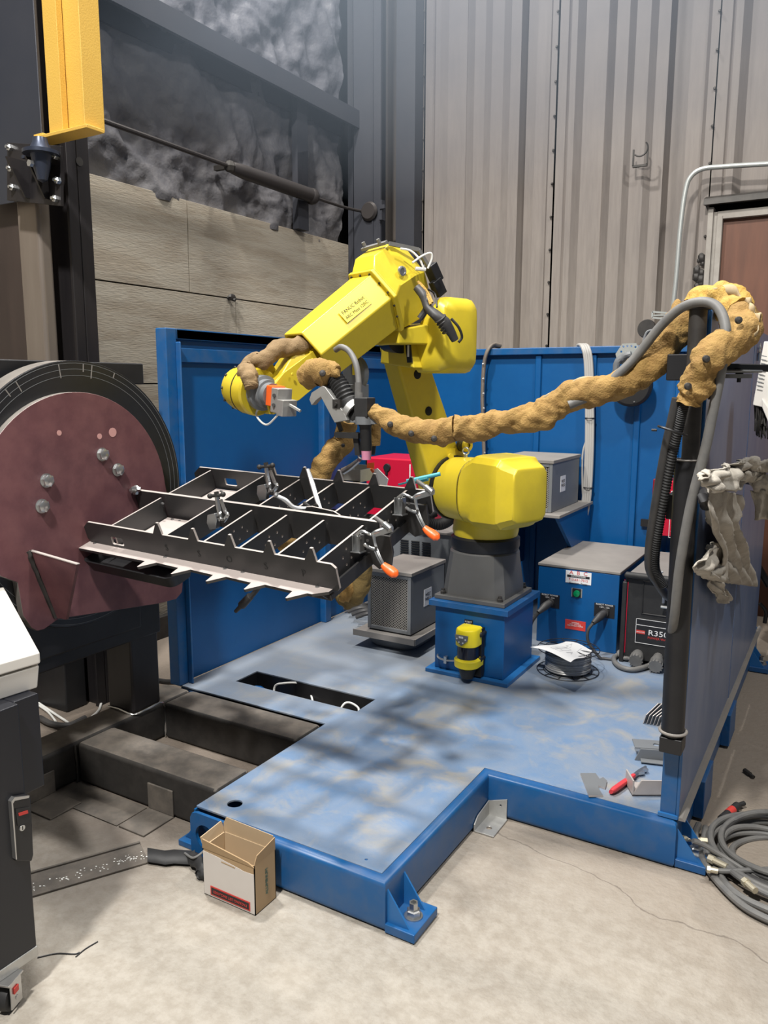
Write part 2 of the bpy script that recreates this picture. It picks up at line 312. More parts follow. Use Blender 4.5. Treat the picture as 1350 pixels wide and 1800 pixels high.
# long crack running to the lower right, with dirtier concrete beyond it
n3 = N.new('ShaderNodeTexNoise'); n3.inputs['Scale'].default_value = 3.5; n3.inputs['Detail'].default_value = 8; L.new(g.outputs['Position'], n3.inputs['Vector'])
dt = N.new('ShaderNodeVectorMath'); dt.operation = 'DOT_PRODUCT'; dt.inputs[1].default_value = (.248, .969, 0); L.new(g.outputs['Position'], dt.inputs[0])
sd = N.new('ShaderNodeMath'); sd.operation = 'MULTIPLY_ADD'; L.new(n3.outputs['Fac'], sd.inputs[0]); sd.inputs[1].default_value = .22; L.new(dt.outputs['Value'], sd.inputs[2])
of_ = N.new('ShaderNodeMath'); of_.operation = 'SUBTRACT'; L.new(sd.outputs[0], of_.inputs[0]); of_.inputs[1].default_value = 2.165+.11
ab = N.new('ShaderNodeMath'); ab.operation = 'ABSOLUTE'; L.new(of_.outputs[0], ab.inputs[0])
rc = N.new('ShaderNodeMapRange'); rc.inputs['From Min'].default_value = .001; rc.inputs['From Max'].default_value = .005; rc.inputs['To Min'].default_value = .6; rc.inputs['To Max'].default_value = 0; L.new(ab.outputs[0], rc.inputs['Value'])
rx = N.new('ShaderNodeMapRange'); rx.inputs['From Min'].default_value = -1.15; rx.inputs['From Max'].default_value = -.95; L.new(sp.outputs['X'], rx.inputs['Value'])
mm = N.new('ShaderNodeMath'); mm.operation = 'MULTIPLY'; L.new(rc.outputs[0], mm.inputs[0]); L.new(rx.outputs[0], mm.inputs[1])
rd = N.new('ShaderNodeMapRange'); rd.inputs['From Min'].default_value = -.15; rd.inputs['From Max'].default_value = .3; rd.inputs['To Max'].default_value = .45; L.new(of_.outputs[0], rd.inputs['Value'])
m5 = N.new('ShaderNodeMix'); m5.data_type = 'RGBA'; L.new(rd.outputs[0], m5.inputs['Factor']); L.new(mh.outputs['Result'], m5.inputs['A']); m5.inputs['B'].default_value = (.27, .225, .18, 1)
m6 = N.new('ShaderNodeMix'); m6.data_type = 'RGBA'; L.new(mm.outputs[0], m6.inputs['Factor']); L.new(m5.outputs['Result'], m6.inputs['A']); m6.inputs['B'].default_value = (.10, .08, .065, 1)
L.new(m6.outputs['Result'], b.inputs['Base Color'])
# thin welding smoke under the roof in the corner
hz = bpy.data.materials.new('smoke_haze'); hz.use_nodes = True; hn = hz.node_tree; hn.nodes.remove(hn.nodes['Principled BSDF']); pv = hn.nodes.new('ShaderNodeVolumeScatter'); pv.inputs['Color'].default_value = (.62, .78, 1, 1); pv.inputs['Density'].default_value = .055; hn.links.new(pv.outputs[0], hn.nodes['Material Output'].inputs['Volume'])
m = MB(); m.bx(-3.66, -.2, 2.7, 5.9, 3.05, 5.4); o = build('smoke_haze', m, hz); o['kind'] = 'stuff'; o['label'] = 'thin bluish welding smoke hanging high in the corner of the building'; o['category'] = 'smoke'
# left wall: backing, plywood sheets, insulation, girts
m = MB(); m.bx(WX-.20, WX-.14, -1, WY+.1, 0, 5.6); wl = struct('wall_left', m, dkin)
seams = [0, .43, 1.02, 1.6, 2.175, 2.74]
rnd = random.Random(4)
for i in range(5):
    cuts = [-.6, 1.84, 4.28, 5.72] if i % 2 else [-.6, .7, 2.12 if i != 0 else 3.0, 3.84, 5.72]
    for j in range(len(cuts)-1):
        m = MB(); t = rnd.uniform(-.004, .004)
        m.hull8([(WX-.04, cuts[j]+.004, seams[i]+.004), (WX+.0+t, cuts[j]+.004, seams[i]+.004), (WX+t, cuts[j+1]-.003, seams[i]+.004), (WX-.04, cuts[j+1]-.003, seams[i]+.004),
                 (WX-.04, cuts[j]+.004, seams[i+1]-.004), (WX+.004+t, cuts[j]+.004, seams[i+1]-.004), (WX+.004+t, cuts[j+1]-.003, seams[i+1]-.004), (WX-.04, cuts[j+1]-.003, seams[i+1]-.004)])
        build('plywood_sheet', m, ply, wl, bev=.002)
m = MB(); nx, nzz = 260, 130; rings = []
rr = random.Random(7); ph = [rr.random()*6 for _ in range(9)]
for i in range(nzz+1):
    z = 2.70+(5.5-2.70)*i/nzz; row = []
    for j in range(nx+1):
        y = -.6+(5.6+.6)*j/nx
        d = .016*math.sin(y*5+z*7+ph[0])+.012*math.sin(y*11-z*9+2*math.sin(z*4)+ph[1])+.008*math.sin(y*23+z*17+2*math.sin(y*6)+ph[2])+.05*abs(math.sin((y-3.4)*math.pi/1.5))**.3-.02
        row.append(V(WX-.045+d, y, z))
    rings.append(row)
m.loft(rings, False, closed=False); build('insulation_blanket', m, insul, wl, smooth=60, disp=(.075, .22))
m = MB(); m.bx(WX, WX+.16, -.6, 5.62, 3.70, 3.73); m.bx(WX+.13, WX+.16, -.6, 5.62, 3.60, 3.70); m.bx(WX-.02, WX, -.6, 5.62, 3.56, 3.73); build('wall_girt', m, bldst, wl)
m = MB(); m.bx(WX+.01, WX+.06, 4.93, 5.06, 2.74, 3.70); build('wall_stud', m, bldst, wl)
m = MB(); m.bx(WX+.0, WX+.015, 3.38, 3.42, 2.72, 3.3); pass
for zz, yy in ((2.2, 1.92), (2.62, 1.98), (2.18, 4.2), (2.56, 1.9)):
    m = MB(); m.cyl((WX, yy, zz), (WX+.05, yy+.02, zz-.02), .012, seg=8); m.ball((WX+.03, yy+.01, zz), .03, 8, (.6, 1.2, .8)); m.bar((WX+.02, yy, zz), (WX+.03, yy+.09, zz-.01), .01, .008); build('wall_fastener', m, iron, wl)
# pipe running along the left wall
t = thing('wall_pipe', 'sooty thin pipe running along the dark insulated wall above the plywood', 'pipe', (WX+.1, 2.0, 3.0))
m = MB(); m.tube([(WX+.12, -.5, 3.02), (WX+.12, 4.15, 2.985)], .014, 10, 1); build('thin_pipe', m, pipem, t)
m = MB(); m.tube([(WX+.12, 4.13, 2.985), (WX+.12, 4.25, 2.98), (WX+.12, 5.0, 2.98)], [.03, .045, .05], 14, 2); m.ball((WX+.12, 5.02, 2.975), .06, 12); build('thick_pipe', m, pipem, t)
m = MB(); m.ball((WX+.12, 4.12, 2.985), .04, 8); m.bx(WX, WX+.12, 4.10, 4.13, 2.97, 3.0); build('coupling', m, iron, t)
m = MB(); m.tube([(WX+.12, 5.0, 2.975), (WX+.14, 5.4, 2.97), (WX+.2, 5.62, 2.965)], .012, 8, 4); m.lathe([(.0, 0), (.06, 0), (.075, .02), (.06, .04), (0, .04)], (WX+.26, 5.62, 2.96), (0, -1, 0), 16); build('end_valve', m, pipem, t)
# back wall: corrugated sheets
m = MB(); m.bx(WX-.1, 5, WY+.24, WY+.29, 0, 5.6); wb = struct('wall_back', m, dkin)
PRF = [(0, 0), (.070, 0), (.078, .010), (.090, .0), (.130, 0), (.174, .045), (.322, .045), (.33, .033), (.341, .045), (.367, .075), (.448, .075), (.485, .11), (.574, .11), (.615, .145), (.69, .145), (.715, .22), (.822, .22), (.837, .065), (.93, .065), (.96, .0), (1.012, .0)]
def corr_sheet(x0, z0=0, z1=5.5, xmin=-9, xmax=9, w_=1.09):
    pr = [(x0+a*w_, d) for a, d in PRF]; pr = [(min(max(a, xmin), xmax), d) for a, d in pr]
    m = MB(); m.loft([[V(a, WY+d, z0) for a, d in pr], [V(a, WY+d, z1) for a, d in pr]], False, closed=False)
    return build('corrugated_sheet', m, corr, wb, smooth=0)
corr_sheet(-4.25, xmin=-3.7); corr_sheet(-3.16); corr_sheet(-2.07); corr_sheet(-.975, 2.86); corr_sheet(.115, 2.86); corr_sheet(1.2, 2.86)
m = MB()
for x0 in (-3.175, -2.085, -.99):
    for k in range(22): m.ball((x0+.012, WY-.016, .25+k*.235), .011, 6)
o = build('seam_screws', m, iron, wb); o['kind'] = 'stuff'
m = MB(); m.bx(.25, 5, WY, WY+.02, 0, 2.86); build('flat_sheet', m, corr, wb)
# small patch plate scrawled round on the sheet
m = MB(); c = at(1125, 277, 'y', WY-.02); m.ring(c+V(0, 0, .06), (0, 1, 0), .05, .006, 16, 5, 0, math.pi); m.bx(c.x-.05, c.x+.05, c.y, c.y+.02, c.z-.06, c.z-.045); m.bx(c.x-.053, c.x-.043, c.y, c.y+.015, c.z-.05, c.z+.06); m.bx(c.x+.043, c.x+.053, c.y, c.y+.015, c.z-.05, c.z+.06); build('burnt_patch', m, iron, wb)
# door with frame, weathered drip cap
m = MB(); m.bx(-.87, .2, WY+.0, WY+.04, 0, 2.70); dr = struct('door_1', m, doorm, bev=.004)
m = MB(); m.bx(-.965, -.93, WY-.05, WY+.05, 0, 2.78); m.bx(-.93, -.905, WY-.03, WY+.05, 0, 2.75); m.bx(-.905, -.87, WY-.045, WY+.05, 0, 2.72); m.bx(-.905, .2, WY-.04, WY+.05, 2.70, 2.75); build('door_frame', m, doorf, dr, bev=.003)
m = MB(); m.hull8([(-.99, WY-.10, 2.79), (.25, WY-.10, 2.79), (.25, WY, 2.80), (-.99, WY, 2.80), (-.99, WY-.09, 2.83), (.25, WY-.09, 2.83), (.25, WY, 2.86), (-.99, WY, 2.86)]); build('drip_cap', m, iron, dr)
m = MB(); rr = random.Random(3)
for k in range(26):
    z = 1.95+k*.021+rr.random()*.01; m.ball((-1.0+rr.uniform(-.025, .02), WY-.03, z), rr.uniform(.012, .03), 6, (1, .5, 1.3))
o = build('torn_sealant', m, iron, dr); o['kind'] = 'stuff'
# corner columns
t = thing('building_column', 'tall dark blue-grey steel column in the corner behind the robot', 'column', (-3.49, 5.7, 0))
m = MB(); m.bx(-3.615, -3.365, 5.62, 5.64, 0, 5.5); build('flange', m, bldst, t)
m = MB(); m.bx(-3.50, -3.485, 5.64, 5.9, 0, 5.5); m.bx(-3.44, -3.43, 5.61, 5.62, 1.5, 5.5); build('web', m, bldst, t)
m = MB(); m.bx(-3.36, -3.33, 5.58, 5.63, 2.88, 3.03); m.bx(-3.345, -3.30, 5.57, 5.59, 2.96, 2.99); build('bracket', m, bldst, t)
m = MB(); m.bx(-3.71, -3.66, 5.68, 5.9, 0, 5.5); o = struct('trim_1', m, bldst)
m = MB(); m.bx(-3.33, -3.16, 5.80, 5.93, 0, 5.5); o = struct('trim_2', m, bldst)
# base sill at the left wall
m = MB(); m.bx(WX, WX+.05, -.6, 5.6, 0, .14); struct('baseboard_left', m, iron)
# galvanised conduit rising to the right of the sheets
t = thing('electrical_conduit', 'galvanised conduit bending over to the right beside the brown door', 'conduit', (-1.16, WY-.1, 1.9))
y = WY-.12
m = MB(); m.tube([at(1150, 700, 'y', y), at(1182, 545, 'y', y), at(1196, 400, 'y', y), at(1205, 335, 'y', y), at(1215, 310, 'y', y), at(1235, 297, 'y', y), at(1270, 293, 'y', y), at(1350, 288, 'y', y), at(1500, 280, 'y', y)], .016, 12, 8); build('pipe', m, galv, t)
m = MB(); a = at(1147, 548, 'y', y+.02); b_ = at(1192, 552, 'y', y+.02); m.bar(a, b_, .01, .012); m.bar(a-V(0, 0, .04), b_-V(0, 0, .04), .01, .012); m.bar(a, a-V(0, 0, .04), .01, .012, (1, 0, 0)); m.bx(a.x, b_.x, a.y, WY, a.z-.03, a.z-.02); build('strut_clip', m, galv, t)
# ================================================================ LEFT COLUMNS
def ycorner(x, px): return at(px, 400, 'x', x).y
t = thing('machine_column', 'brown rectangular steel tube column at far left with bolted bearing bracket', 'column', (-3.38, 2.5, 0))
yc = 2.40; xr = at(74, 500, 'y', yc).x; xl = at(36, 500, 'y', yc).x; yb = ycorner(xr, 92)
m = MB(); m.bx(xl, xr, yc, yb, 0, 4.4); build('tube', m, colst, t, bev=.02, bs=4); m = MB(); m.bx(xl-.35, xl+.01, yc+.03, yb+.1, 0, 4.4); build('shade_tube', m, colsd, t, bev=.02); m = MB(); m.bx(xl-.37, xr+.02, yc-.03, yb+.02, 0, 1.0); build('shade_sleeve', m, black, t, bev=.01)  # added dark second tube and black sleeve stand in for shade on the column
xr2 = at(66, 100, 'y', 2.36).x; zc = at(60, 350, 'y', 2.36).z; m = MB(); m.bx(at(-60, 100, 'y', 2.36).x, xr2, 2.36, ycorner(xr2, 83), zc, 4.6); build('upper_channel', m, bldst, t, bev=.005)
y = 2.30; q = [at(12, 250, 'y', y), at(12, 352, 'y', y), at(107, 362, 'y', y), at(106, 262, 'y', y)]
m = MB(); m.plate([(p.x, p.z) for p in (q[1], q[2], q[3], at(106, 256, 'y', y), q[0])], (0, y+.015, 0), X, Z, .015); br = build('bearing_bracket', m, colbk, t, bev=.002)
m = MB()
for px in (46, 80):
    a = at(px, 285, 'y', y); m.plate([(0, 0), (-.10, 0), (-.02, -.15), (0, -.15)], (a.x, y, a.z), (0, 1, 0), (0, 0, 1), .010)
    build('gusset', m, colbk, br); m = MB()
m = MB()
for px, py in ((20, 260), (22, 297), (25, 330), (100, 350), (104, 318), (100, 275)):
    a = at(px, py, 'y', y); m = MB(); hexb(m, (a.x, y, a.z), (0, -1, 0), .015, .018); m.cyl((a.x, y, a.z), (a.x, y-.028, a.z), .007, seg=8); build('bolt', m, zinc, br)
c = at(72, 272, 'y', y-.06); m = MB(); m.lathe([(0, 0), (.072, 0), (.072, .014), (.045, .02), (.032, .045), (.028, .065), (0, .065)], c, Z, 24); m.lathe([(0, -.11), (.020, -.10), (.034, -.05), (.042, 0), (0, 0)], c, Z, 20); m.obox(c-X*.06+Z*.004, X*.05, Y*.012, Z*.006)
build('bearing_coupling', m, mat('blue_black_steel', (.05, .06, .09), .35, .6), t)
m = MB(); m.cyl(c+V(.0, -.045, -.045), c+V(.0, -.06, -.045), .014, seg=6); build('coupling_nut', m, zinc, t)
t = thing('black_upright_channel', 'black rolled steel upright standing beside the brown tube column', 'upright', (-3.1, 2.5, 0))
xu = at(126, 440, 'y', 2.50).x; xu0 = at(95, 440, 'y', 2.50).x; yu = ycorner(xu, 163)
m = MB(); m.bx(xu0-.05, xu-.012, 2.52, 2.56, 0, 4.2); m.bx(xu-.012, xu, 2.50, 2.50+(yu-2.5)*.42, 0, 4.2); m.bx(xu-.02, xu-.005, 2.50, yu, 0, 4.2); m.bx(xu-.012, xu, 2.50+(yu-2.5)*.46, yu, 0, 4.2); build('channel', m, colbk, t, bev=.004)
m = MB(); m.bx(xl-.37, xr+.02, yc-.03, yb+.02, 0, 1.0); build('shade_sleeve', m, black, bpy.data.objects['machine_column'], bev=.01) if 0 else None
m = MB(); a = at(139, 284, 'x', xu); m.lathe([(0, 0), (.018, 0), (.020, .004), (0, .004)], a, X, 16); build('bolt_head', m, iron, t)
t = thing('yellow_guide_beam', 'yellow painted steel beam with end plate hanging above the black upright', 'beam', (-3.0, 2.35, 2.62))
y = 2.33; X0, X1, X2 = [at(px, 120, 'y', y).x for px in (80, 104, 146)]; xp = at(152, 224, 'y', y-.02).x; zb = at(152, 222, 'y', y-.02).z+.01; ysd = at(179, 120, 'x', X2).y
m = MB(); m.bx(X0, X1, y, y+.03, zb, 4.5); build('left_flange', m, yelb, t, bev=.002)
m = MB(); m.bx(X0+.01, X2-.008, y+.035, y+.05, zb, 4.5); build('web', m, yelb, t, bev=.002)
m = MB(); m.bx(X2-.012, X2, y-.006, ysd, zb, 4.5); build('right_flange', m, yelb, t, bev=.002)
m = MB(); m.bx(at(57, 240, 'y', y-.02).x, xp, y-.02, at(184, 236, 'x', xp).y, zb-.014, zb); m.bx(at(62, 230, 'y', y).x, at(78, 230, 'y', y).x, y-.01, y+.02, zb, zb+.012); build('end_plate', m, yelb, t, bev=.002)
# ================================================================ ROBOT CELL PLATFORM
t = thing('robot_platform', 'blue steel platform with worn deck that carries the robot and guard panels', 'platform', (-1.5, 3.6, 0))
DX0, DX1, DY0, DY1 = -2.70, -.395, 2.60, 5.08; FX0, FX1, FY0 = -1.84, -1.065, 1.812
def circ(cx, cy, r, n=20): return [(cx+r*math.cos(6.28318*k/n), cy+r*math.sin(6.28318*k/n)) for k in range(n)]
g_ = .028
outer = [(FX0+.004, FY0+g_), (FX1-g_, FY0+g_), (FX1-g_, 2.574+g_), (DX1-g_, 2.574+g_), (DX1-g_, DY1), (DX0+.01, DY1), (DX0+.01, DY0+.015), (FX0+.004, DY0+.015)]
h1 = [(-2.49, 2.79), (-1.79, 2.79), (-1.79, 2.95), (-2.49, 2.95)]
m = MB(); m.plate(outer, (0, 0, P-.008), X, Y, .008, [h1, circ(-1.731, 1.918, .026), circ(-1.17, 1.875, .005, 8)]); build('deck_plate', m, deckm, t, bev=.0015, bs=1)
m = MB(); h_ = .075; zt_ = P-.003
m.path([(FX0+.155, FY0+h_, zt_), (FX1-h_, FY0+h_, zt_), (FX1-h_, 2.574+h_, zt_), (DX1-h_, 2.574+h_, zt_), (DX1-h_, DY1+.02, zt_)], .15, P-.003, .022, 4); build('perimeter_tube', m, bluet, t, smooth=50)
m = MB(); m.bx(DX0, DX1-.16, DY1-.1, DY1+.04, 0, P-.008); build('side_tube', m, bluet, t, bev=.02)
m = MB(); m.bx(DX0, DX0+.13, DY0+.02, DY1-.11, 0, P-.008); build('side_tube', m, bluet, t, bev=.02)
m = MB(); m.plate([(FX0, 0), (FX0+.16, 0), (FX0+.16, P-.006), (FX0+.03, P-.006), (FX0+.01, P-.012), (FX0, P-.03)], (0, FY0+.012, 0), X, Z, .012, [circ(FX0+.065, .085, .042)]); m.bx(FX0, FX0+.008, FY0+.02, DY0, 0, P-.01); m.bx(FX0+.14, FX0+.154, FY0+.02, FY0+.5, 0, P-.01); build('open_tube_end', m, bluet, t)
# pit frame below the slot
m = MB(); m.bx(-2.52, -2.49, 2.76, 2.98, 0, P-.008); m.bx(-1.79, -1.76, 2.76, 2.98, 0, P-.008); m.bx(-2.52, -1.76, 2.95, 2.98, 0, P-.008); m.bx(-2.52, -1.76, 2.76, 2.79, 0, P-.008); build('pit_frame', m, black, t)
m = MB(); m.tube([(-2.46, 2.80, .03), (-2.42, 2.86, .11), (-2.36, 2.90, .05), (-2.34, 2.93, .02)], .028, 10, 6); build('conduit_stub', m, bluet, t)
def foot(c, ax, ay, name='anchor_foot'):
    c = Vector(c); ax, ay = Vector(ax), Vector(ay)   # ax outward, ay along the tube
    m = MB(); m.obox(c+ax*.048+Z*.018, ax*.05, ay*.075, Z*.014); f = build(name, m, bluet, t, bev=.003)
    m = MB()
    for s_ in (-.055, .045):
        m = MB(); m.plate([(0, 0), (.075, 0), (.0, .105)], c+ay*s_+Z*.03, ax, Z, .006); build('gusset', m, bluedk, f)
    m = MB(); o_ = c+ax*.055+Z*.032; m.lathe([(0, 0), (.028, 0), (.028, .004), (0, .004)], o_, Z, 20); hexb(m, o_+Z*.004, Z, .022, .02); m.lathe([(.009, .016), (.014, .022), (.014, .046), (.009, .046), (.008, .03), (0, .03)], o_, Z, 6); build('anchor_bolt', m, zinc, f); return f
foot((FX1, 1.885, 0), X, Y); foot((DX1, 2.66, 0), X, Y); foot((DX1, 4.80, 0), X, Y)
# ledge strip along right panel foot with lifting pockets
m = MB(); m.hull8([(DX1, 2.60, P-.005), (DX1+.022, 2.60, P-.005), (DX1+.022, DY1, P-.005), (DX1, DY1, P-.005), (DX1, 2.60, P+.006), (DX1+.012, 2.60, P+.006), (DX1+.012, DY1, P+.006), (DX1, DY1, P+.006)]); build('ledge_strip', m, dusty, t)
for a_ in (2.93, 3.62): m = MB(); m.bx(DX1-.002, DX1+.035, a_, a_+.2, .012, P-.01); build('fork_pocket', m, bluet, t, bev=.004)
for a_ in (3.14, 3.83): m = MB(); m.bx(DX1-.01, DX1+.003, a_, a_+.13, .02, P-.04); build('fork_pocket_opening', m, dkin, t)
# ---- guard panels
LP = -2.672; TZ = 1.848
def gp(label, x, yy): return thing('guard_panel', label, 'panel', (x, yy, P))
t = gp('blue guard panel left of the robot beside the burgundy disc', LP, 3.8)
m = MB(); m.bx(LP-.035, LP-.025, 2.66, 5.0, P, TZ-.01); build('sheet', m, bluep, t)
m = MB(); m.bx(LP-.065, LP+.0, 2.60, 2.665, P-.0, TZ); m.bx(LP+.0, LP+.03, 2.655, 2.665, P, TZ-.06); build('end_post', m, bluet, t, bev=.006, bs=3)
m = MB(); m.bx(LP-.065, LP+.0, 2.665, 5.0, TZ-.05, TZ); m.bx(LP-.02, LP+.0, 2.665, 5.0, TZ-.05, TZ); build('top_rail', m, bluet, t, bev=.006, bs=3)
m = MB(); m.bx(LP-.03, LP+.0, 2.665, 5.0, TZ-.15, TZ-.085); build('middle_rail', m, bluet, t, bev=.004)
m = MB(); m.bx(LP-.03, LP+.015, 3.80, 3.86, P, TZ-.15); build('stiffener', m, bluet, t, bev=.006)
t = gp('wide blue guard panel with vertical stiffeners behind the robot', -1.5, 5.05)
BY = 5.03
m = MB(); m.bx(LP, DX1-.07, BY, BY+.008, P, TZ-.03); build('sheet', m, bluep, t)
m = MB(); m.bx(LP, DX1-.07, BY-.04, BY+.03, TZ-.055, TZ-.01); build('top_rail', m, bluet, t, bev=.006, bs=3)
for px in (735, 945, 1040, 1120, 1190):
    x = at(px, 800, 'y', BY).x; m = MB(); m.bx(x-.03, x+.01, BY-.022, BY, P, TZ-.055); build('stiffener', m, bluep, t, bev=.008, bs=3)
m = MB(); a = at(1142, 919, 'y', BY-.004); m.bx(a.x-.05, a.x+.05, BY-.03, BY-.001, a.z-.022, a.z+.022); nm = build('name_plate', m, lblack, t)
t = gp('tall blue guard panel on the right with its sooty outer face', DX1, 3.8)
m = MB(); m.bx(DX1-.008, DX1, 2.60, 3.78, P+.006, TZ-.01); build('sheet', m, blueo, t)
m = MB(); m.bx(DX1-.008, DX1+.002, 3.786, 4.95, P+.006, TZ-.01); build('sheet', m, blueo, t)
m = MB(); m.bx(DX1-.06, DX1-.009, 2.60, 2.655, P, TZ+.0); m.bx(DX1-.009, DX1+.001, 2.597, 2.602, P, TZ); build('front_post', m, bluet, t, bev=.005)
m = MB(); m.bx(DX1-.05, DX1-.008, 2.66, 4.95, TZ-.06, TZ-.01); m.bx(DX1-.05, DX1-.008, 4.9, 4.95, P, TZ-.06); build('top_rail', m, bluet, t, bev=.005)
m = MB(); m.bx(DX1-.06, DX1-.0, 2.595, 2.66, P, P+.008); m.bx(DX1-.065, DX1-.002, 2.59, 2.60, P, P+.012); build('weld_bead', m, bluedk, t)
# ================================================================ ROBOT PEDESTAL AND SCANNER
PX0, PX1, PY0, PY1 = -1.75, -1.33, 3.395, 3.84
t = thing('robot_pedestal', 'blue welded box pedestal under the yellow robot', 'pedestal', (-1.54, 3.62, P))
m = MB(); m.bx(PX0-.01, PX1+.01, PY0-.01, PY1+.01, P, P+.02); build('base_plate', m, bluedk, t, bev=.002)
m = MB(); m.bx(PX0+.025, PX1-.025, PY0+.025, PY1-.025, P+.02, .515); build('box', m, bluep, t, bev=.004)
m = MB(); m.bx(PX0, PX1, PY0, PY1, .515, .545); build('top_plate', m, bluet, t, bev=.003)
m = MB(); a = at(824, 1095, 'y', PY0+.024); m.bx(a.x-.022, a.x+.022, PY0+.021, PY0+.025, a.z-.016, a.z+.016); nm = build('name_plate', m, lblack, t)
text('lettering', 'ROBOT\nRISER', .011, (a.x, PY0+.021, a.z), X, Z, lwhite, nm)
a = at(820, 1135, 'y', 3.30)
t = thing('safety_laser_scanner', 'yellow and black safety laser scanner mounted on the blue pedestal', 'scanner', (a.x, 3.34, .25))
sx = at(819, 1135, 'y', 3.33).x; zt, z1, z2, z3 = [at(818, v, 'y', 3.33).z for v in (1104, 1135, 1160, 1172)]; r_ = .057
def usec(x, z, r, y1=3.40, ft=0, fb=0): return [V(x+r*math.cos(a_)*1.0, 3.345-r*.9*math.sin(a_), z) for a_ in [math.pi*k/12 for k in range(13)]]+[V(x-r, y1, z), V(x+r, y1, z)]
m = MB(); m.loft([usec(sx, z1, r_), usec(sx, zt-.02, r_), usec(sx, zt-.006, r_*.93), usec(sx, zt, r_*.75)]); build('head', m, yls, t, bev=.003)
m = MB(); c = V(sx-.006, 3.345-r_*.9-.004, (zt+z1)/2-.004); m.plate([(-.034, .022), (.034, .022), (.03, -.004), (.0, -.03), (-.03, -.004)], c+V(0, .004, 0), X, Z, .006); pn = build('display_panel', m, gpaint, t)
m = MB()
for dx, dz in ((-.022, .004), (.022, .004), (-.011, -.012), (.009, -.014)): m.cyl(c+V(dx, -.003, dz), c+V(dx, -.005, dz), .004, seg=8)
m.bx(c.x-.012, c.x+.01, c.y-.004, c.y-.001, c.z+.008, c.z+.017); build('buttons', m, lwhite, pn)
m = MB(); m.loft([usec(sx, z2, r_*.86), usec(sx, z1, r_*.86)]); build('scan_window', m, navy, t)
m = MB(); m.loft([usec(sx, z3-.01, r_*.7), usec(sx, z3, r_*1.08), usec(sx, z2, r_*1.12), usec(sx, z2+.008, r_*.9)]); build('lower_collar', m, yls, t, bev=.002)
m = MB(); m.bx(sx-.052, sx+.058, 3.385, 3.42, z3-.06, zt-.01); m.lathe([(0, 0), (.03, 0), (.045, .05), (0, .05)], (sx, 3.35, z3-.06), Z, 20)
for px, py in ((852, 1114), (850, 1158)):
    a = at(px-4, py, 'y', 3.39); m.cyl((a.x, 3.42, a.z), (a.x, 3.375, a.z), .010); m.ball((a.x, 3.372, a.z), .013, 10)
build('mounting_bracket', m, black, t)
m = MB(); a = at(775, 1157, 'y', 3.41); m.tube([(a.x-.02, 3.5, a.z+.02), (a.x-.02, 3.41, a.z+.01), (a.x+.03, 3.405, a.z-.004), (sx-.05, 3.40, z3)], .005, 8, 6); m.bx(a.x+.02, a.x+.035, 3.40, 3.42, a.z-.02, a.z+.015); build('cable', m, zinc, t)
# ================================================================ ROBOT
J1 = V(-1.545, 3.61, .545); HA = math.radians(20); U = V(-math.sin(HA), -math.cos(HA), 0); NN = V(math.cos(HA), -math.sin(HA), 0)
def AF(a, b, z): return J1+U*a+NN*b+Z*z
rt_ = thing('industrial_robot', 'large yellow six-axis welding robot arm standing on the blue pedestal', 'robot', J1)
def sq(x0, x1, y0, y1, z, c=.3, n=1):   # chamfered rectangle ring
    cx, cy = (x1-x0)*c/2, (y1-y0)*c/2
    return [V(x0+cx, y0, z), V(x1-cx, y0, z), V(x1, y0+cy, z), V(x1, y1-cy, z), V(x1-cx, y1, z), V(x0+cx, y1, z), V(x0, y1-cy, z), V(x0, y0+cy, z)]
m = MB(); m.bx(-1.735, -1.36, 3.425, 3.80, .545, .568); build('base_flange', m, gcast, rt_, bev=.004)
bc = []
for k in range(24):
    a_ = 2*math.pi*(k+.5)/24; bc.append((math.cos(a_), math.sin(a_)))
def sqc(cx, cy, h, z, e): 
    o = []
    for c_, s_ in bc:
        q = max(abs(c_), abs(s_)); rr_ = h*((1-e)+e/q); o.append(V(cx+c_*rr_, cy+s_*rr_, z))
    return o
m = MB(); m.loft([sqc(-1.547, 3.612, .165, .566, .95), sqc(-1.547, 3.612, .168, .60, .85), sqc(-1.547, 3.612, .172, .78, .1), sqc(-1.547, 3.612, .150, .80, .0)]); build('base_casting', m, gcast, rt_, smooth=20)
for x_, y_ in ((-1.395, 3.455), (-1.395, 3.77), (-1.70, 3.77), (-1.70, 3.455)): m = MB(); hexb(m, (x_, y_, .568), Z, .015, .016); m.cyl((x_, y_, .568), (x_, y_, .594), .010, seg=12); build('mounting_bolt', m, iron, rt_)
m = MB(); m.lathe([(.0, 0), (.165, 0), (.172, .02), (.172, .06), (.16, .07), (0, .07)], (J1.x, J1.y, .79), Z, 36); build('rotation_ring', m, black, rt_)
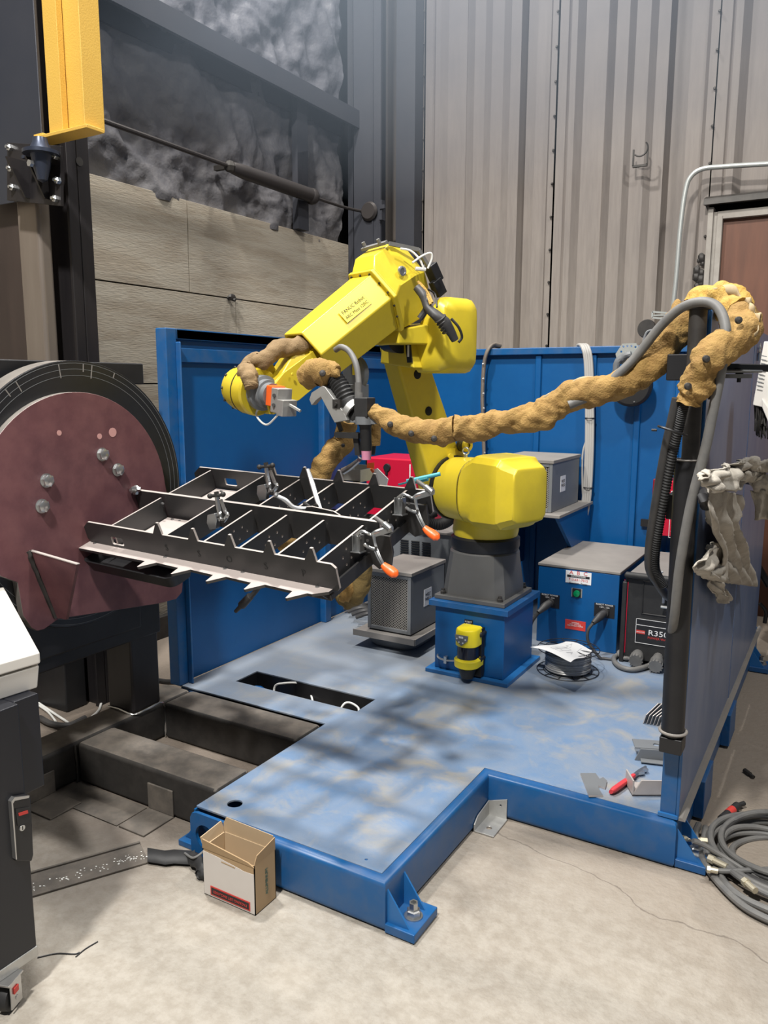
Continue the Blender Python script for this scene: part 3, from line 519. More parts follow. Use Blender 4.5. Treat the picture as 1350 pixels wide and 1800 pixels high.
# turret: drum about the shoulder axis growing into the boxy motor cover
A2, Z2 = .12, .55
def ringN(b, ra, rz, e, ac=A2, zc=Z2, n=32, cut=None):
    o = []
    for k in range(n):
        t_ = 2*math.pi*(k+.5)/n; c_, s_ = math.cos(t_), math.sin(t_); p = 2+e*6
        q = (abs(c_)**p+abs(s_)**p)**(-1/p); o.append(AF(ac+c_*ra*q, b, zc+s_*rz*q))
    return o
m = MB(); m.loft([ringN(-.105, .145, .145, 0), ringN(-.10, .152, .152, 0), ringN(-.0, .158, .158, 0), ringN(.06, .158, .155, .1, A2-.01)]); tu = build('turret', m, yel, rt_, bev=.003)
m = MB(); m.loft([[AF(.155*math.cos(2*math.pi*k/32)*1.0, .155*math.sin(2*math.pi*k/32), .30) for k in range(32)], [AF(.165*math.cos(2*math.pi*k/32), .165*math.sin(2*math.pi*k/32), .34) for k in range(32)],
                  [AF(.02+.15*math.cos(2*math.pi*k/32), .03+.165*math.sin(2*math.pi*k/32), .46) for k in range(32)], [AF(.05+.10*math.cos(2*math.pi*k/32), .05+.14*math.sin(2*math.pi*k/32), .62) for k in range(32)]])
build('turret_neck', m, yel, rt_)
m = MB(); m.loft([ringN(.062, .158, .155, .12, A2-.01), ringN(.10, .15, .158, .5, A2-.02, Z2+.01), ringN(.14, .152, .172, .9, A2-.02, Z2+.012), ringN(.29, .15, .165, .9, A2-.02, Z2+.012), ringN(.305, .14, .15, .9, A2-.02, Z2+.01), ringN(.365, .115, .125, .9, A2-.02, Z2+.01), ringN(.37, .10, .11, .9, A2-.02, Z2+.01)]); mc = build('motor_cover', m, yel, rt_, smooth=28, bev=.006, bs=3)
m = MB(); m.loft([ringN(.0605, .1605, .1575, .12, A2-.01), ringN(.0635, .1605, .1575, .12, A2-.01)], False); build('cover_seam', m, inkd, tu)
m = MB(); m.loft([ringN(-.125, .15, .15, 0), ringN(-.12, .160, .160, 0), ringN(-.105, .160, .160, 0), ringN(-.103, .13, .13, 0)]); build('shoulder_seal', m, black, rt_)
m = MB(); c = AF(A2+.0, -.03, Z2+.178); m.ring(c+Z*.008, NN*.4+U, .016, .0045, 20, 8); m.cyl(c-Z*.025, c-Z*.008, .010); build('lifting_eye', m, zinc, rt_)
# lower arm
def armsec(a, z, w, b0, b1, t_=0):
    return a, z, w
A3, Z3 = .415, 1.24
d_ = V(A3-A2, Z3-Z2, 0).normalized(); pd = V(d_.y, -d_.x, 0)
out = []
for k in range(13): a_ = math.pi+math.pi*k/12; out.append((A2+.125*(math.cos(a_)*pd.x+math.sin(a_)*d_.x), Z2+.125*(math.cos(a_)*pd.y+math.sin(a_)*d_.y)))
for k in range(11): a_ = math.pi*k/10; out.append((A3+.088*(math.cos(a_)*pd.x+math.sin(a_)*d_.x), Z3+.088*(math.cos(a_)*pd.y+math.sin(a_)*d_.y)))
m = MB(); m.plate(out, AF(0, -.235, 0), U, Z, -.11 if U.cross(Z).dot(NN) < 0 else .11); build('lower_arm', m, yel, rt_, bev=.014, bs=3)
for f_ in (.55, .80):
    m = MB(); q = AF(A2+(A3-A2)*f_+.0, -.123, Z2+(Z3-Z2)*f_); m.lathe([(.0, .002), (.019, .002), (.022, 0), (.022, -.01)], q, NN, 20); build('access_hole', m, dkin, rt_)
m = MB(); q = AF(A2-.02, -.11, Z2+.165); m.obox(q-NN*.02, U*.05, NN*.02, Z*.03); m.lathe([(0, 0), (.03, 0), (.034, .01), (.034, .04), (.028, .05), (.012, .05), (.012, .04), (0, .04)], q+NN*.01+Z*.045-U*.02, NN, 20); m.lathe([(0, 0), (.016, 0), (.016, .012), (0, .012)], q+U*.05-Z*.01, NN, 12); build('stopper', m, [yel], rt_)
m = MB(); q = AF(A2-.02, -.12, Z2+.165); m.lathe([(0, 0), (.03, 0), (.034, .01), (.034, .045), (.028, .055), (.012, .055), (.012, .045), (0, .045)], q+NN*.012+Z*.045-U*.02, NN, 20); build('rubber_bumper', m, rub, rt_)
# forearm axis
TH = math.radians(-34); FA = U*math.cos(TH)+Z*math.sin(TH); FP = -U*math.sin(TH)+Z*math.cos(TH)
E0 = AF(.70, 0, 1.405)      # flange station
def FS(t_, x, p): return E0+FA*t_+NN*x+FP*p
def hexr(t_, w, h, flat=.55, ox=0, op=0): return [FS(t_, ox+w*x, op+h*p) for x, p in ((-flat, 1), (flat, 1), (1, .1), (.62, -1), (-.62, -1), (-1, .1))]
m = MB(); m.loft([hexr(0, .142, .142), hexr(.02, .142, .142)]); fl_ = build('forearm_flange', m, yel, rt_, bev=.004)
m = MB()
for x, p in ((-.06, .128), (0, .13), (.06, .128), (.095, .085), (.12, .04), (.122, -.02), (.108, -.07)): m.cyl(FS(.02, x, p), FS(.025, x, p), .0045, seg=8)
build('flange_screws', m, black, fl_)
m = MB(); r0 = hexr(.02, .125, .125); r1 = hexr(.44, .115, .112); r1i = hexr(.44, .103, .100); r2i = hexr(.18, .103, .100)
m.loft([r0, r1, r1i, r2i]); fo = build('forearm_tube', m, yel, rt_, bev=.005, bs=3)
m = MB(); m.loft([hexr(.19, .10, .098), hexr(.185, .098, .096)]); build('tube_inside', m, dkin, fo)
q = FS(.20, .0, 0); tx = FS(.2, .098, .075)
nm_n = (NN*.9+FP*.45*1.15).normalized()
# lettering on the upper right facet of the tube
fa0 = FS(.02, .125*.55, .125); fa1 = FS(.02, .125, .0125); fb0 = FS(.44, .115*.55, .112); 
fx = (FA*-1).normalized(); fn_ = (fb0-fa0).cross(fa1-fa0).normalized(); 
if fn_.dot(NN) < 0: fn_ = -fn_
fy = fn_.cross(fx).normalized(); cc = (fa0+fb0)/2*.45+(fa1+FS(.44, .115, .011))/2*.55
ta = FS(.19, .0, .1225)
tc_ = FS(.185, .1235*.78, .1235*.55); ty = (NN*-.45+FP*.9); ty = (ty-fx*ty.dot(fx)).normalized()
if fx.cross(ty).dot(fn_) < 0: fx = -fx
m = MB(); m.obox(tc_+fn_*.0015-ty*.002, fx*.075, ty*.026, fn_*.0004); pl = build('label_sticker', m, yls, fo)
text('lettering', 'FANUC Robot', .021, tc_+fn_*.0016+ty*.012, fx, ty, inkd, fo, th=.0008, sx=1.0); text('lettering', 'ARC Mate 120iC', .019, tc_+fn_*.0016-ty*.012, fx, ty, inkd, fo, th=.0008)
# elbow casting
m = MB(); m.loft([hexr(0, .138, .138), hexr(-.055, .132, .165, .5, -.018, .01), hexr(-.16, .128, .172, .5, -.022, .0), hexr(-.24, .098, .130, .5, -.024, -.02), hexr(-.262, .06, .09, .5, -.024, -.03)]); ca = build('elbow_casting', m, yel, rt_, bev=.008, bs=3)
m = MB(); m.lathe([(0, .006), (.012, .006), (.014, .01), (.02, .008), (.022, 0)], FS(-.10, .108, .07), NN, 20); build('oil_plug', m, zinc, ca)
m = MB(); m.bar(FS(-.11, -.08, .19), FS(-.13, .06, .19), .02, .012, FP); m.bar(FS(-.14, .06, .18), FS(-.25, .085, .09), .016, .012, NN); m.bar(FS(-.25, .085, .09), FS(-.265, .09, -.04), .016, .012, NN)
for x in (-.07, .03): m.cyl(FS(-.12, x, .19), FS(-.12, x, .215), .008, seg=8)
build('cable_guide_rail', m, cabl, rt_)
# platform under the elbow and joint three motor housing
m = MB(); c0 = AF(.52, .03, 1.215)
m.hull8([AF(.64, -.10, 1.225), AF(.64, .07, 1.225), AF(.40, .08, 1.23), AF(.40, -.13, 1.23), AF(.64, -.10, 1.285), AF(.64, .07, 1.285), AF(.40, .08, 1.33), AF(.40, -.13, 1.33)]); build('elbow_saddle', m, yel, rt_, bev=.008, bs=3)
m = MB(); m.hull8([AF(.53, -.19, 1.15), AF(.53, .045, 1.125), AF(.28, .045, 1.125), AF(.28, -.19, 1.15), AF(.53, -.17, 1.29), AF(.53, -.01, 1.31), AF(.28, -.01, 1.31), AF(.28, -.17, 1.29)]); mh_ = build('motor_housing', m, yel, rt_, bev=.008, bs=3)
m = MB(); m.loft([ringN(.0, .11, .10, .9, .38, 1.205), ringN(.03, .115, .12, .9, .37, 1.225), ringN(.12, .12, .165, .8, .35, 1.270), ringN(.155, .10, .14, .8, .35, 1.270), ringN(.168, .06, .10, .6, .35, 1.27)]); build('motor_end_cover', m, yel, rt_, bev=.008, bs=3, smooth=50)
m = MB(); q = AF(.532, .015, 1.20); m.obox(q, NN*.016, Z*.05-NN*.008, U*.003); lb = build('warning_label', m, lblack, mh_)
m = MB(); m.obox(q+U*.003, NN*.006, Z*.025, U*.001); build('label_print', m, lwhite, lb)
# lower arm top joint, black seal
m = MB(); m.loft([ringN(-.13, .09, .09, 0, A3, Z3), ringN(-.10, .09, .09, 0, A3, Z3)]); m.loft([ringN(-.13, .07, .07, 0, .53, 1.27), ringN(-.02, .08, .07, 0, .55, 1.26)]); build('elbow_seal', m, black, rt_)
# wrist unit
m = MB(); m.loft([hexr(.30, .075, .080, .6, 0, -.012), hexr(.52, .072, .075, .6, 0, -.02), hexr(.60, .075, .062, .6, 0, -.035), hexr(.70, .055, .05, .6, -.02, -.045)]); wr_ = build('wrist_housing', m, yel, rt_, bev=.008, bs=3)
m = MB()
for s_ in (.076,):
    m.plate([(.44, .03), (.60, .035), (.72, .01), (.74, -.06), (.60, -.09), (.44, -.09)], E0+NN*s_, FA, FP, .012)
for t__, p__ in ((.47, .01), (.58, .015), (.47, -.07)): m.cyl(FS(t__, .088, p__), FS(t__, .094, p__), .006, seg=8)
build('wrist_side_plate', m, yel, rt_, bev=.003)
W0 = AF(1.285, -.045, 1.03); wx = (NN*.93-Z*.12-U*.10).normalized(); wr2 = wx.cross(Z).normalized(); wz = wr2.cross(wx)
m = MB(); m.lathe([(0, -.135), (.045, -.125), (.078, -.10), (.088, -.06), (.09, -.02)], W0, wx, 28); h_ = build('wrist_dome', m, yel, rt_, bev=0, smooth=25)
m = MB(); m.lathe([(.091, -.02), (.094, -.015), (.094, .035), (.088, .045), (.0, .045)], W0, wx, 28); m.obox(W0+wx*.0+Z*.05-FA*.04, wx*.03, FP*.04, FA*.05); build('wrist_drum', m, yel, rt_, smooth=25)
m = MB(); m.lathe([(.0945, -.018), (.0945, -.012), (.09, -.012)], W0, wx, 28); 
for k in range(10):
    a_ = 2*math.pi*k/10; q = W0+wx*-.085+(wr2*math.cos(a_)+wz*math.sin(a_))*.081; m.cyl(q, q+wx*-.006+(wr2*math.cos(a_)+wz*math.sin(a_))*.004, .005, seg=8)
build('dome_screws', m, black, h_)
m = MB(); m.lathe([(.06, .045), (.068, .05), (.068, .075), (.055, .08), (.055, .10), (.045, .102), (.045, .125), (.0, .125)], W0, wx, 28); build('tool_flange', m, gpaint, rt_, bev=.001)
m = MB(); F1 = W0+wx*.125; m.obox(F1+wx*.018, wx*.02, wz*.038, wr2*.03); build('collision_sensor', m, orange, rt_, bev=.003)
m = MB(); m.obox(F1+wx*.055-wz*.012, wx*.02, wz*.045, wr2*.034); m.obox(F1+wx*.09-wz*.035, wx*.018, wz*.03, wr2*.034); m.cyl(F1+wx*.10-wz*.02, F1+wx*.17-wz*.035, .006, seg=8)
sb = build('tool_block', m, alu, rt_, bev=.003)
m = MB()
for i_ in (-1, 1):
    q = F1+wx*.055+wr2*(.034 if wr2.dot(FW) < 0 else -.034)-wz*(.012+.018*i_); m.cyl(q, q-FW*.008, .007, seg=8)
build('block_screws', m, iron, sb)
m = MB(); m.tube([F1-wx*.06-wz*.04, F1-wx*.09-wz*.09-FW*.02, F1-wx*.02-wz*.12-FW*.03, F1+wx*.05-wz*.07-FW*.03], .004, 8, 8); build('white_wire', m, wht, rt_)
# leather cover from the forearm mouth over to the wrist dome
m = MB(); m.tube([FS(.30, .02, .02), FS(.44, .03, .055), FS(.53, .02, .10), FS(.62, -.0, .10), W0+Z*.10-FA*.02+wx*.01, W0+Z*.09+FA*.02+wx*-.01-FW*.01, W0-FW*.085+Z*.04+wx*.005, W0-FW*.10-Z*.005+wx*.015], [.034, .038, .036, .034, .034, .036, .032, .024], 30, 14, wr=.12, seed=5); build('leather_cover', m, leatb, rt_, smooth=60, disp=(.012, .06))
# dress pack behind the elbow
m = MB(); a0 = FS(-.285, .10, -.03)
m.obox(FS(-.27, .09, -.03), FA*.022, NN*.025, FP*.04); m.obox(FS(-.25, .10, -.09), FA*.026, NN*.018, FP*.036); build('connector_plate', m, black, rt_, bev=.004)
def pt(px, py, b_=.22):    # point of the vertical plane beside the arm
    P0 = J1+NN*b_; d = CR*((px-675)/FPX)+CD*((py-900)/FPX)+FW; return CAM+d*((P0-CAM).dot(NN)/d.dot(NN))
m = MB(); m.tube([pt(733, 505, .15), pt(745, 520, .18), pt(752, 540, .2), pt(768, 556, .24), pt(784, 570, .26), pt(800, 598, .27)], [.018, .02, .018, .022, .024, .016], 12, 6, wr=.05); m.tube([pt(738, 560, .15), pt(748, 545, .17), pt(752, 530, .2), pt(742, 512, .16)], .014, 10, 6)
for k in range(5): q = pt(774+k*3.2, 560+k*5, .25); m.ring(q, pt(800, 598, .27)-pt(774, 560, .25), .024, .004, 16, 6)
build('grey_cable_bundle', m, dcab, rt_)
m = MB(); m.tube([pt(735, 495, .15), pt(748, 515, .19), pt(757, 535, .22)], .006, 8, 5); m.tube([pt(738, 497, .15), pt(752, 515, .19), pt(760, 532, .22)], .006, 8, 5); build('yellow_wires', m, leaty, rt_)
m = MB(); m.tube([pt(704, 437, .1), pt(722, 441, .12), pt(737, 455, .14), pt(745, 472, .15)], .0045, 8, 6); m.tube([pt(725, 462, .14), pt(742, 450, .15), pt(757, 445, .17), pt(759, 455, .17), pt(752, 472, .16)], .0045, 8, 6); m.tube([pt(730, 472, .13), pt(748, 474, .15)], .008, 8, 1); build('white_wires', m, wht, rt_)
m = MB(); m.tube([pt(793, 560, .26), pt(806, 575, .28), pt(812, 592, .28), pt(806, 602, .27)], .006, 8, 6); m.tube([pt(752, 508, .19), pt(765, 518, .2), pt(768, 540, .24)], .004, 8, 6); build('black_wires', m, rub, rt_)
# ================================================================ COOLERS, POWER SOURCES
def expmesh(mb, x0, x1, z0, z1, y, nx, nz, r=.0016):
    dx, dz = (x1-x0)/nx, (z1-z0)/nz
    for i in range(-nz, nx):
        for s_ in (0, 1): pass
    for j in range(nz):
        for i in range(nx):
            xa, za = x0+i*dx, z0+j*dz
            mb.bar((xa, y, za+dz/2), (xa+dx/2, y, za+dz), r*2, r, (0, 1, 0)); mb.bar((xa+dx/2, y, za+dz), (xa+dx, y, za+dz/2), r*2, r, (0, 1, 0))
            mb.bar((xa, y, za+dz/2), (xa+dx/2, y, za), r*2, r, (0, 1, 0)); mb.bar((xa+dx/2, y, za), (xa+dx, y, za+dz/2), r*2, r, (0, 1, 0))
def cooler(label, x0, x1, y0, y1, z0, z1, txt, lx, grp=None):
    t = thing('torch_cooler', label, 'cooler', ((x0+x1)/2, (y0+y1)/2, z0))
    m = MB(); f_ = .02
    m.bx(x0, x0+f_, y0, y0+.02, z0, z1-f_); m.bx(x1-f_, x1, y0, y0+.02, z0, z1-f_); m.bx(x0+f_, x1-f_, y0, y0+.02, z0, z0+f_); m.bx(x0+f_, x1-f_, y0, y0+.02, z1-2*f_, z1-f_); build('front_frame', m, gpaint, t, bev=.002)
    m = MB(); expmesh(m, x0+f_, x1-f_, z0+f_, z1-2*f_, y0+.006, 13, 20); build('expanded_mesh', m, mesh, t, smooth=0)
    m = MB(); m.bx(x0+.004, x1-.004, y0+.045, y0+.05, z0+.004, z1-.01); build('radiator_core', m, dkin, t)
    m = MB(); m.bx(x1-.006, x1, y0+.02, y1, z0, z1-f_); m.bx(x0, x0+.006, y0+.02, y1, z0, z1-f_); m.bx(x0, x1, y1-.006, y1, z0, z1-f_); build('side_sheet', m, gpaint, t)
    m = MB(); m.bx(x0-.008, x1+.008, y0-.006, y1, z1-f_, z1); build('top_cover', m, dusty, t, bev=.003)
    m = MB(); yy = lx; m.bx(x1, x1+.002, yy-.045, yy+.045, (z0+z1)/2-.05, (z0+z1)/2+.045); lb = build('white_label', m, lwhite, t)
    text('lettering', txt, .025, (x1+.002, yy, (z0+z1)/2), Y, Z, inkd, lb)
    return t
cooler('grey mesh-fronted cooler low on the deck left of the blue pedestal', -2.225, -1.955, 3.584, 3.99, .27, .612, 'WEST\nWELD', 3.78)
t = thing('cooler_stand', 'dark tray stand with rounded trough under the low grey cooler', 'stand', (-2.1, 3.75, P))
m = MB(); m.bx(-2.285, -1.90, 3.53, 4.0, .252, .262); m.bx(-2.285, -1.90, 3.525, 3.53, .235, .27); m.bx(-1.905, -1.895, 3.53, 4.0, .235, .27); build('tray', m, dusty, t, bev=.002)
m = MB(); m.loft([[V(-2.10+.155*math.copysign(abs(math.cos(a_))**.5, math.cos(a_))*s_, 3.75+.165*math.copysign(abs(math.sin(a_))**.5, math.sin(a_))*s_, z_) for a_ in [2*math.pi*k/28 for k in range(28)]] for s_, z_ in ((.9, P+.002), (.97, P+.02), (1, .252))]); build('trough', m, gpaint, t)
cooler('grey mesh-fronted cooler up on a wall shelf behind the robot body', -1.84, -1.475, 4.40, 4.92, .865, 1.17, 'WEST\nWELD', 4.60)
t = thing('cooler_shelf', 'blue bracketed shelf holding the upper grey cooler', 'shelf', (-1.6, 4.9, .8))
m = MB(); m.bx(-1.90, -1.40, 4.33, 5.0, .845, .863); build('shelf_board', m, dusty, t, bev=.003)
for x_ in (-1.44, -1.88): m = MB(); m.plate([(4.36, .845), (5.02, .845), (5.02, .42), (4.9, .42)], (x_, 0, 0), Y, Z, .02); build('bracket', m, bluep, t)
t = thing('louvered_power_unit', 'grey power unit with side louvers behind the low cooler', 'power unit', (-2.2, 4.3, .40))
m = MB(); m.bx(-2.60, -1.985, 4.14, 4.62, .40, .72); build('case', m, gpaint, t, bev=.004)
m = MB(); m.bx(-2.61, -1.975, 4.13, 4.63, .72, .735); build('lid', m, dusty, t, bev=.003)
m = MB()
for j in range(8):
    for i in range(3): m.bx(-2.33+i*.075, -2.33+i*.075+.055, 4.132, 4.14, .56+j*.014, .565+j*.014)
build('vent_slots', m, dkin, t)
m = MB()
for j in range(9): m.hull8([(-1.985, 4.18, .43+j*.031), (-1.95, 4.18, .425+j*.031), (-1.95, 4.58, .425+j*.031), (-1.985, 4.58, .43+j*.031), (-1.985, 4.18, .45+j*.031), (-1.95, 4.18, .43+j*.031), (-1.95, 4.58, .43+j*.031), (-1.985, 4.58, .45+j*.031)])
build('louvers', m, gpaint, t)
t = thing('power_unit_stand', 'low black stand under the louvered grey power unit', 'stand', (-2.2, 4.3, P))
m = MB()
for x_ in (-2.58, -2.04):
    for y_ in (4.17, 4.58): m.bx(x_, x_+.04, y_, y_+.04, P, .40)
m.bx(-2.58, -2.0, 4.17, 4.62, .37, .398); build('frame', m, black, t)
t = thing('red_tool_chest', 'red box with round black latch standing behind the fixture', 'box', (-2.4, 4.4, .74))
m = MB(); m.bx(-2.62, -2.255, 4.2, 4.55, .735, 1.15); build('case', m, redm, t, bev=.012, bs=3)
m = MB(); a = at(680, 822, 'y', 4.195); m.lathe([(0, 0), (.026, 0), (.022, .012), (0, .012)], (a.x, 4.2, a.z), (0, -1, 0), 18); m.bx(a.x-.006, a.x+.006, 4.185, 4.2, a.z-.045, a.z-.02); build('latch', m, black, t)
m = MB(); m.bx(-2.305, -2.298, 4.196, 4.2, .95, 1.12); build('trim_line', m, wht, t)
t = thing('control_box', 'blue control box with a white company sticker and green button', 'control box', (-1.22, 4.4, P))
m = MB(); m.bx(-1.448, -1.0, 4.142, 4.88, P, .604); build('case', m, bluep, t, bev=.003)
m = MB(); m.bx(-1.452, -.996, 4.139, 4.885, .606, .622); build('lid', m, dusty, t, bev=.004)
yf = 4.142
def lab(px0, py0, px1, py1, mt, name='sticker', d=.002):
    a, b = at(px0, py0, 'y', yf), at(px1, py1, 'y', yf); m = MB(); m.bx(a.x, b.x, yf-d, yf, min(a.z, b.z), max(a.z, b.z)); return build(name, m, mt, t), (a+b)/2, b.x-a.x
s, c, w_ = lab(995, 1002, 1039, 1029, lwhite, 'company_sticker')
text('lettering', 'A  B  C', .030, (c.x, yf-.002, c.z+.024), X, Z, redt, s, sx=1.1)
m = MB(); m.bx(c.x-.062, c.x+.062, yf-.0035, yf-.002, c.z-.001, c.z+.011); build('black_strip', m, lblack, s)
text('lettering', 'AUTOMATION', .012, (c.x, yf-.0035, c.z+.005), X, Z, lwhite, s); text('lettering', '713-631-7015', .019, (c.x, yf-.002, c.z-.014), X, Z, redt, s); text('lettering', 'Houston, Texas', .016, (c.x, yf-.002, c.z-.033), X, Z, inkd, s)
s, c, w_ = lab(1005, 1033, 1023, 1051, alu, 'button_plate'); m = MB(); m.bx(c.x-.024, c.x+.024, yf-.004, yf-.002, c.z-.024, c.z+.024); build('black_face', m, lblack, s)
m = MB(); m.lathe([(0, .014), (.017, .012), (.018, 0)], (c.x+.002, yf-.004, c.z-.003), (0, -1, 0), 20); build('green_button', m, greenb, s)
s, c, w_ = lab(994, 1088, 1029, 1110, redt, 'warning_sticker'); text('lettering', 'WARNING\nHIGH VOLTAGE\nDISCONNECT POWER', .0088, (c.x, yf-.002, c.z+.004), X, Z, lwhite, s)
for q in ((1045, 1059, 1080, 1088), (950, 1042, 983, 1070)):
    s, c, w_ = lab(*q, lblack, 'socket_plate'); text('lettering', 'ROBOT POWER', .013, (c.x, yf-.002, c.z+.032), X, Z, lwhite, s); text('lettering', '120V / 15A', .012, (c.x, yf-.002, c.z+.018), X, Z, lwhite, s)
    m = MB(); e0 = V(c.x+.005, yf-.002, c.z-.008); m.tube([e0, e0+V(0, -.02, 0)], .022, 16, 1); m.tube([e0+V(0, -.01, 0), e0+V(-.015, -.05, -.015), e0+V(-.035, -.10, -.04)], [.02, .022, .012], 14, 5, wr=.04); e1 = e0+V(-.035, -.10, -.04)
    if q[0] > 1000: m.tube([e1, e1+V(-.02, -.02, -.04), e1+V(-.01, -.03, -.10), e1+V(.05, -.03, -.17), (-1.03, 4.02, P+.008), (-.97, 4.03, P+.008)], .008, 10, 6)
    else: m.tube([e1, e1+V(-.03, -.02, -.06), e1+V(-.04, 0, -.14)], .010, 10, 6)
    build('plug_cable', m, dcab, t)
# black and red power source at the right
t = thing('welding_power_source', 'black welding power source with red side stripe beside the blue control box', 'welder', (-.74, 4.35, P))
x0, x1, y0 = -.955, -.53, 4.05
m = MB(); m.bx(x0, x1, y0+.04, 4.75, P, .60); build('case', m, black, t, bev=.006)
m = MB(); m.bx(x0+.012, x1, y0, y0+.04, P+.02, .62); m.bx(x0-.004, x0+.02, y0-.015, y0+.04, P, .60); build('front_bezel', m, gpaint if 0 else rub, t, bev=.006)
m = MB(); m.bx(x0+.02, x0+.024, y0-.003, y0, P+.05, .60); m.bx(x0-.006, x0-.004, y0+.035, y0+.04, P, .6); build('red_stripe', m, redm, t)
m = MB(); m.bx(x0+.01, x1, y0+.06, 4.74, .60, .635); build('top_cover', m, dusty, t, bev=.006)
m = MB(); m.tube([(x0+.02, y0+.06, .60), (x0+.02, y0-.01, .635), (x0+.06, y0-.02, .64), (x1-.04, y0-.02, .64), (x1, y0, .62)], .017, 12, 6); build('carry_bar', m, rub, t)
a = at(1135, 1035, 'y', y0-.006); b2 = at(1128, 1079, 'y', y0-.006)
m = MB(); xl = at(1130, 1050, 'y', y0).x; 
zA, zB = at(1130, 1022, 'y', y0).z, at(1130, 1078, 'y', y0).z
m.ring(((xl+.11), y0-.002, (zA+zB)/2), Y, .001, .001, 4, 4); m.tube([(xl+.12, y0-.002, zA), (xl+.01, y0-.002, zA), (xl, y0-.002, zA-.01), (xl, y0-.002, zB+.01), (xl+.01, y0-.002, zB), (xl+.12, y0-.002, zB)], .004, 8, 2); build('door_outline', m, rub, t)
xl = at(1118, 1100, 'y', y0).x; zA, zB = at(1118, 1086, 'y', y0).z, at(1118, 1128, 'y', y0).z
m = MB(); m.bx(xl, xl+.22, y0-.004, y0-.001, zB, zA); dp = build('data_panel', m, lblack, t)
m = MB(); q_ = .0022
for z_ in (zA, zA-.032, zB): m.bx(xl, xl+.22, y0-.006, y0-.004, z_-q_, z_)
m.bx(xl, xl+q_, y0-.006, y0-.004, zB, zA); build('panel_lines', m, lwhite, dp)
a = at(1143, 1113, 'y', y0-.005); text('lettering', 'R350', .040, (a.x-.012, y0-.004, a.z), X, Z, lwhite, dp, 'LEFT', sx=1.2); text('lettering', 'POWER WAVE', .017, (a.x-.012, y0-.004, a.z-.026), X, Z, redt, dp, 'LEFT')
m = MB(); a = at(1126, 1111, 'y', y0-.005); m.bx(a.x-.022, a.x+.022, y0-.006, y0-.004, a.z-.009, a.z+.009); lg = build('red_badge', m, redt, dp); text('lettering', 'LINCOLN', .010, (a.x, y0-.006, a.z), X, Z, lwhite, lg)
m = MB(); c = at(1150, 1010, 'y', y0-.02); m.tube([at(1165, 1005, 'y', y0-.03), at(1150, 1012, 'y', y0-.05), at(1163, 1030, 'y', y0-.05)], .006, 8, 4); a = at(1166, 1060, 'y', y0-.04); m.cyl(a, a+V(0, 0, .09), .008, seg=8); m.cyl(a-V(.01, 0, .02), a+V(.03, 0, -.02), .008, seg=8); build('fittings', m, zinc, t)
# twist-lock plugs and cable loop lying in front
t = thing('twist_plug_cable', 'grey rubber cable ending in two ribbed twist plugs on the deck', 'cable', at(1130, 1165, 'z', P))
m = MB()
m.tube([at(1165, 1130, 'z', .25), at(1135, 1140, 'z', .22), at(1112, 1148, 'z', .21), at(1085, 1152, 'z', P+.016), at(1079, 1160, 'z', P+.016), at(1090, 1172, 'z', P+.016), at(1112, 1177, 'z', P+.016), at(1135, 1172, 'z', P+.018), at(1150, 1165, 'z', P+.02)], .013, 12, 8)
m.tube([at(1110, 1138, 'z', .215), at(1088, 1147, 'z', .20), at(1096, 1156, 'z', P+.02), at(1108, 1157, 'z', P+.02)], .012, 12, 6); build('cable', m, cabl, t)
for i_, ((ax_, ay_), (bx_, by_)) in enumerate((((1126, 1138), (1117, 1162)), ((1160, 1145), (1152, 1172)))):
    p0, p1 = at(ax_, ay_, 'z', .235), at(bx_, by_, 'z', P+.042); p0.z, p1.z = .225, P+.038
    p0, p1 = at(ax_, ay_, 'z', .235), at(bx_, by_, 'z', P+.038)
    m = MB(); m.tube([p0, p0.lerp(p1, .4), p0.lerp(p1, .7), p1], [.014, .024, .034, .032], 18, 4)
    d = (p1-p0).normalized(); s_ = d.orthogonal().normalized(); u_ = d.cross(s_)
    for k in range(14): a_ = 2*math.pi*k/14; q = (s_*math.cos(a_)+u_*math.sin(a_)); m.bar(p0.lerp(p1, .35)+q*.021, p1+q*.034, .005, .005, q)
    build('twist_plug', m, cabl, t)
# wire spool basket and sheet of paper
sc_c = V(-1.145, 3.765, P)
t = thing('wire_spool', 'coil of bright welding wire in a black wire basket spool on the deck', 'spool', sc_c)
m = MB()
for i_ in range(9): m.ring(sc_c+Z*(.018+i_*.010), Z, .108+.002*math.sin(i_*2.1), .0062, 48, 6)
m.lathe([(.10, .012), (.106, .02), (.106, .095), (.10, .10), (.085, .10), (.085, .012)], sc_c, Z, 40); build('wire_coil', m, wirem, t)
m = MB()
for z_ in (.005, .118): 
    m.ring(sc_c+Z*z_, Z, .153, .0022, 44, 5); m.ring(sc_c+Z*z_, Z, .12, .0018, 36, 5); m.ring(sc_c+Z*z_, Z, .05, .0018, 24, 5)
for k in range(12):
    a_ = 2*math.pi*k/12; d = V(math.cos(a_), math.sin(a_), 0)
    for z_ in (.005, .118): m.bar(sc_c+d*.05+Z*z_, sc_c+d*.153+Z*z_, .003, .003)
    if k % 2 == 0: m.bar(sc_c+d*.07+Z*.005, sc_c+d*.07+Z*.118, .003, .003, d)
build('wire_basket', m, black, t)
t = thing('paper_sheet', 'curled white printed sheet lying on top of the wire spool', 'paper', sc_c+Z*.125)
m = MB(); pc = [at(932, 1139, 'z', .30), at(1003, 1165, 'z', .30), at(1041, 1136, 'z', .31), at(995, 1123, 'z', .31)]; rings = []
def papp(u, v): 
    p = (pc[0]*(1-u)+pc[3]*u)*(1-v)+(pc[1]*(1-u)+pc[2]*u)*v; p.z = .298+.014*math.sin(u*5+1)*(.5+.5*v)+.01*math.sin(v*4); return p
for i_ in range(13): rings.append([papp(i_/12, j/12) for j in range(13)])
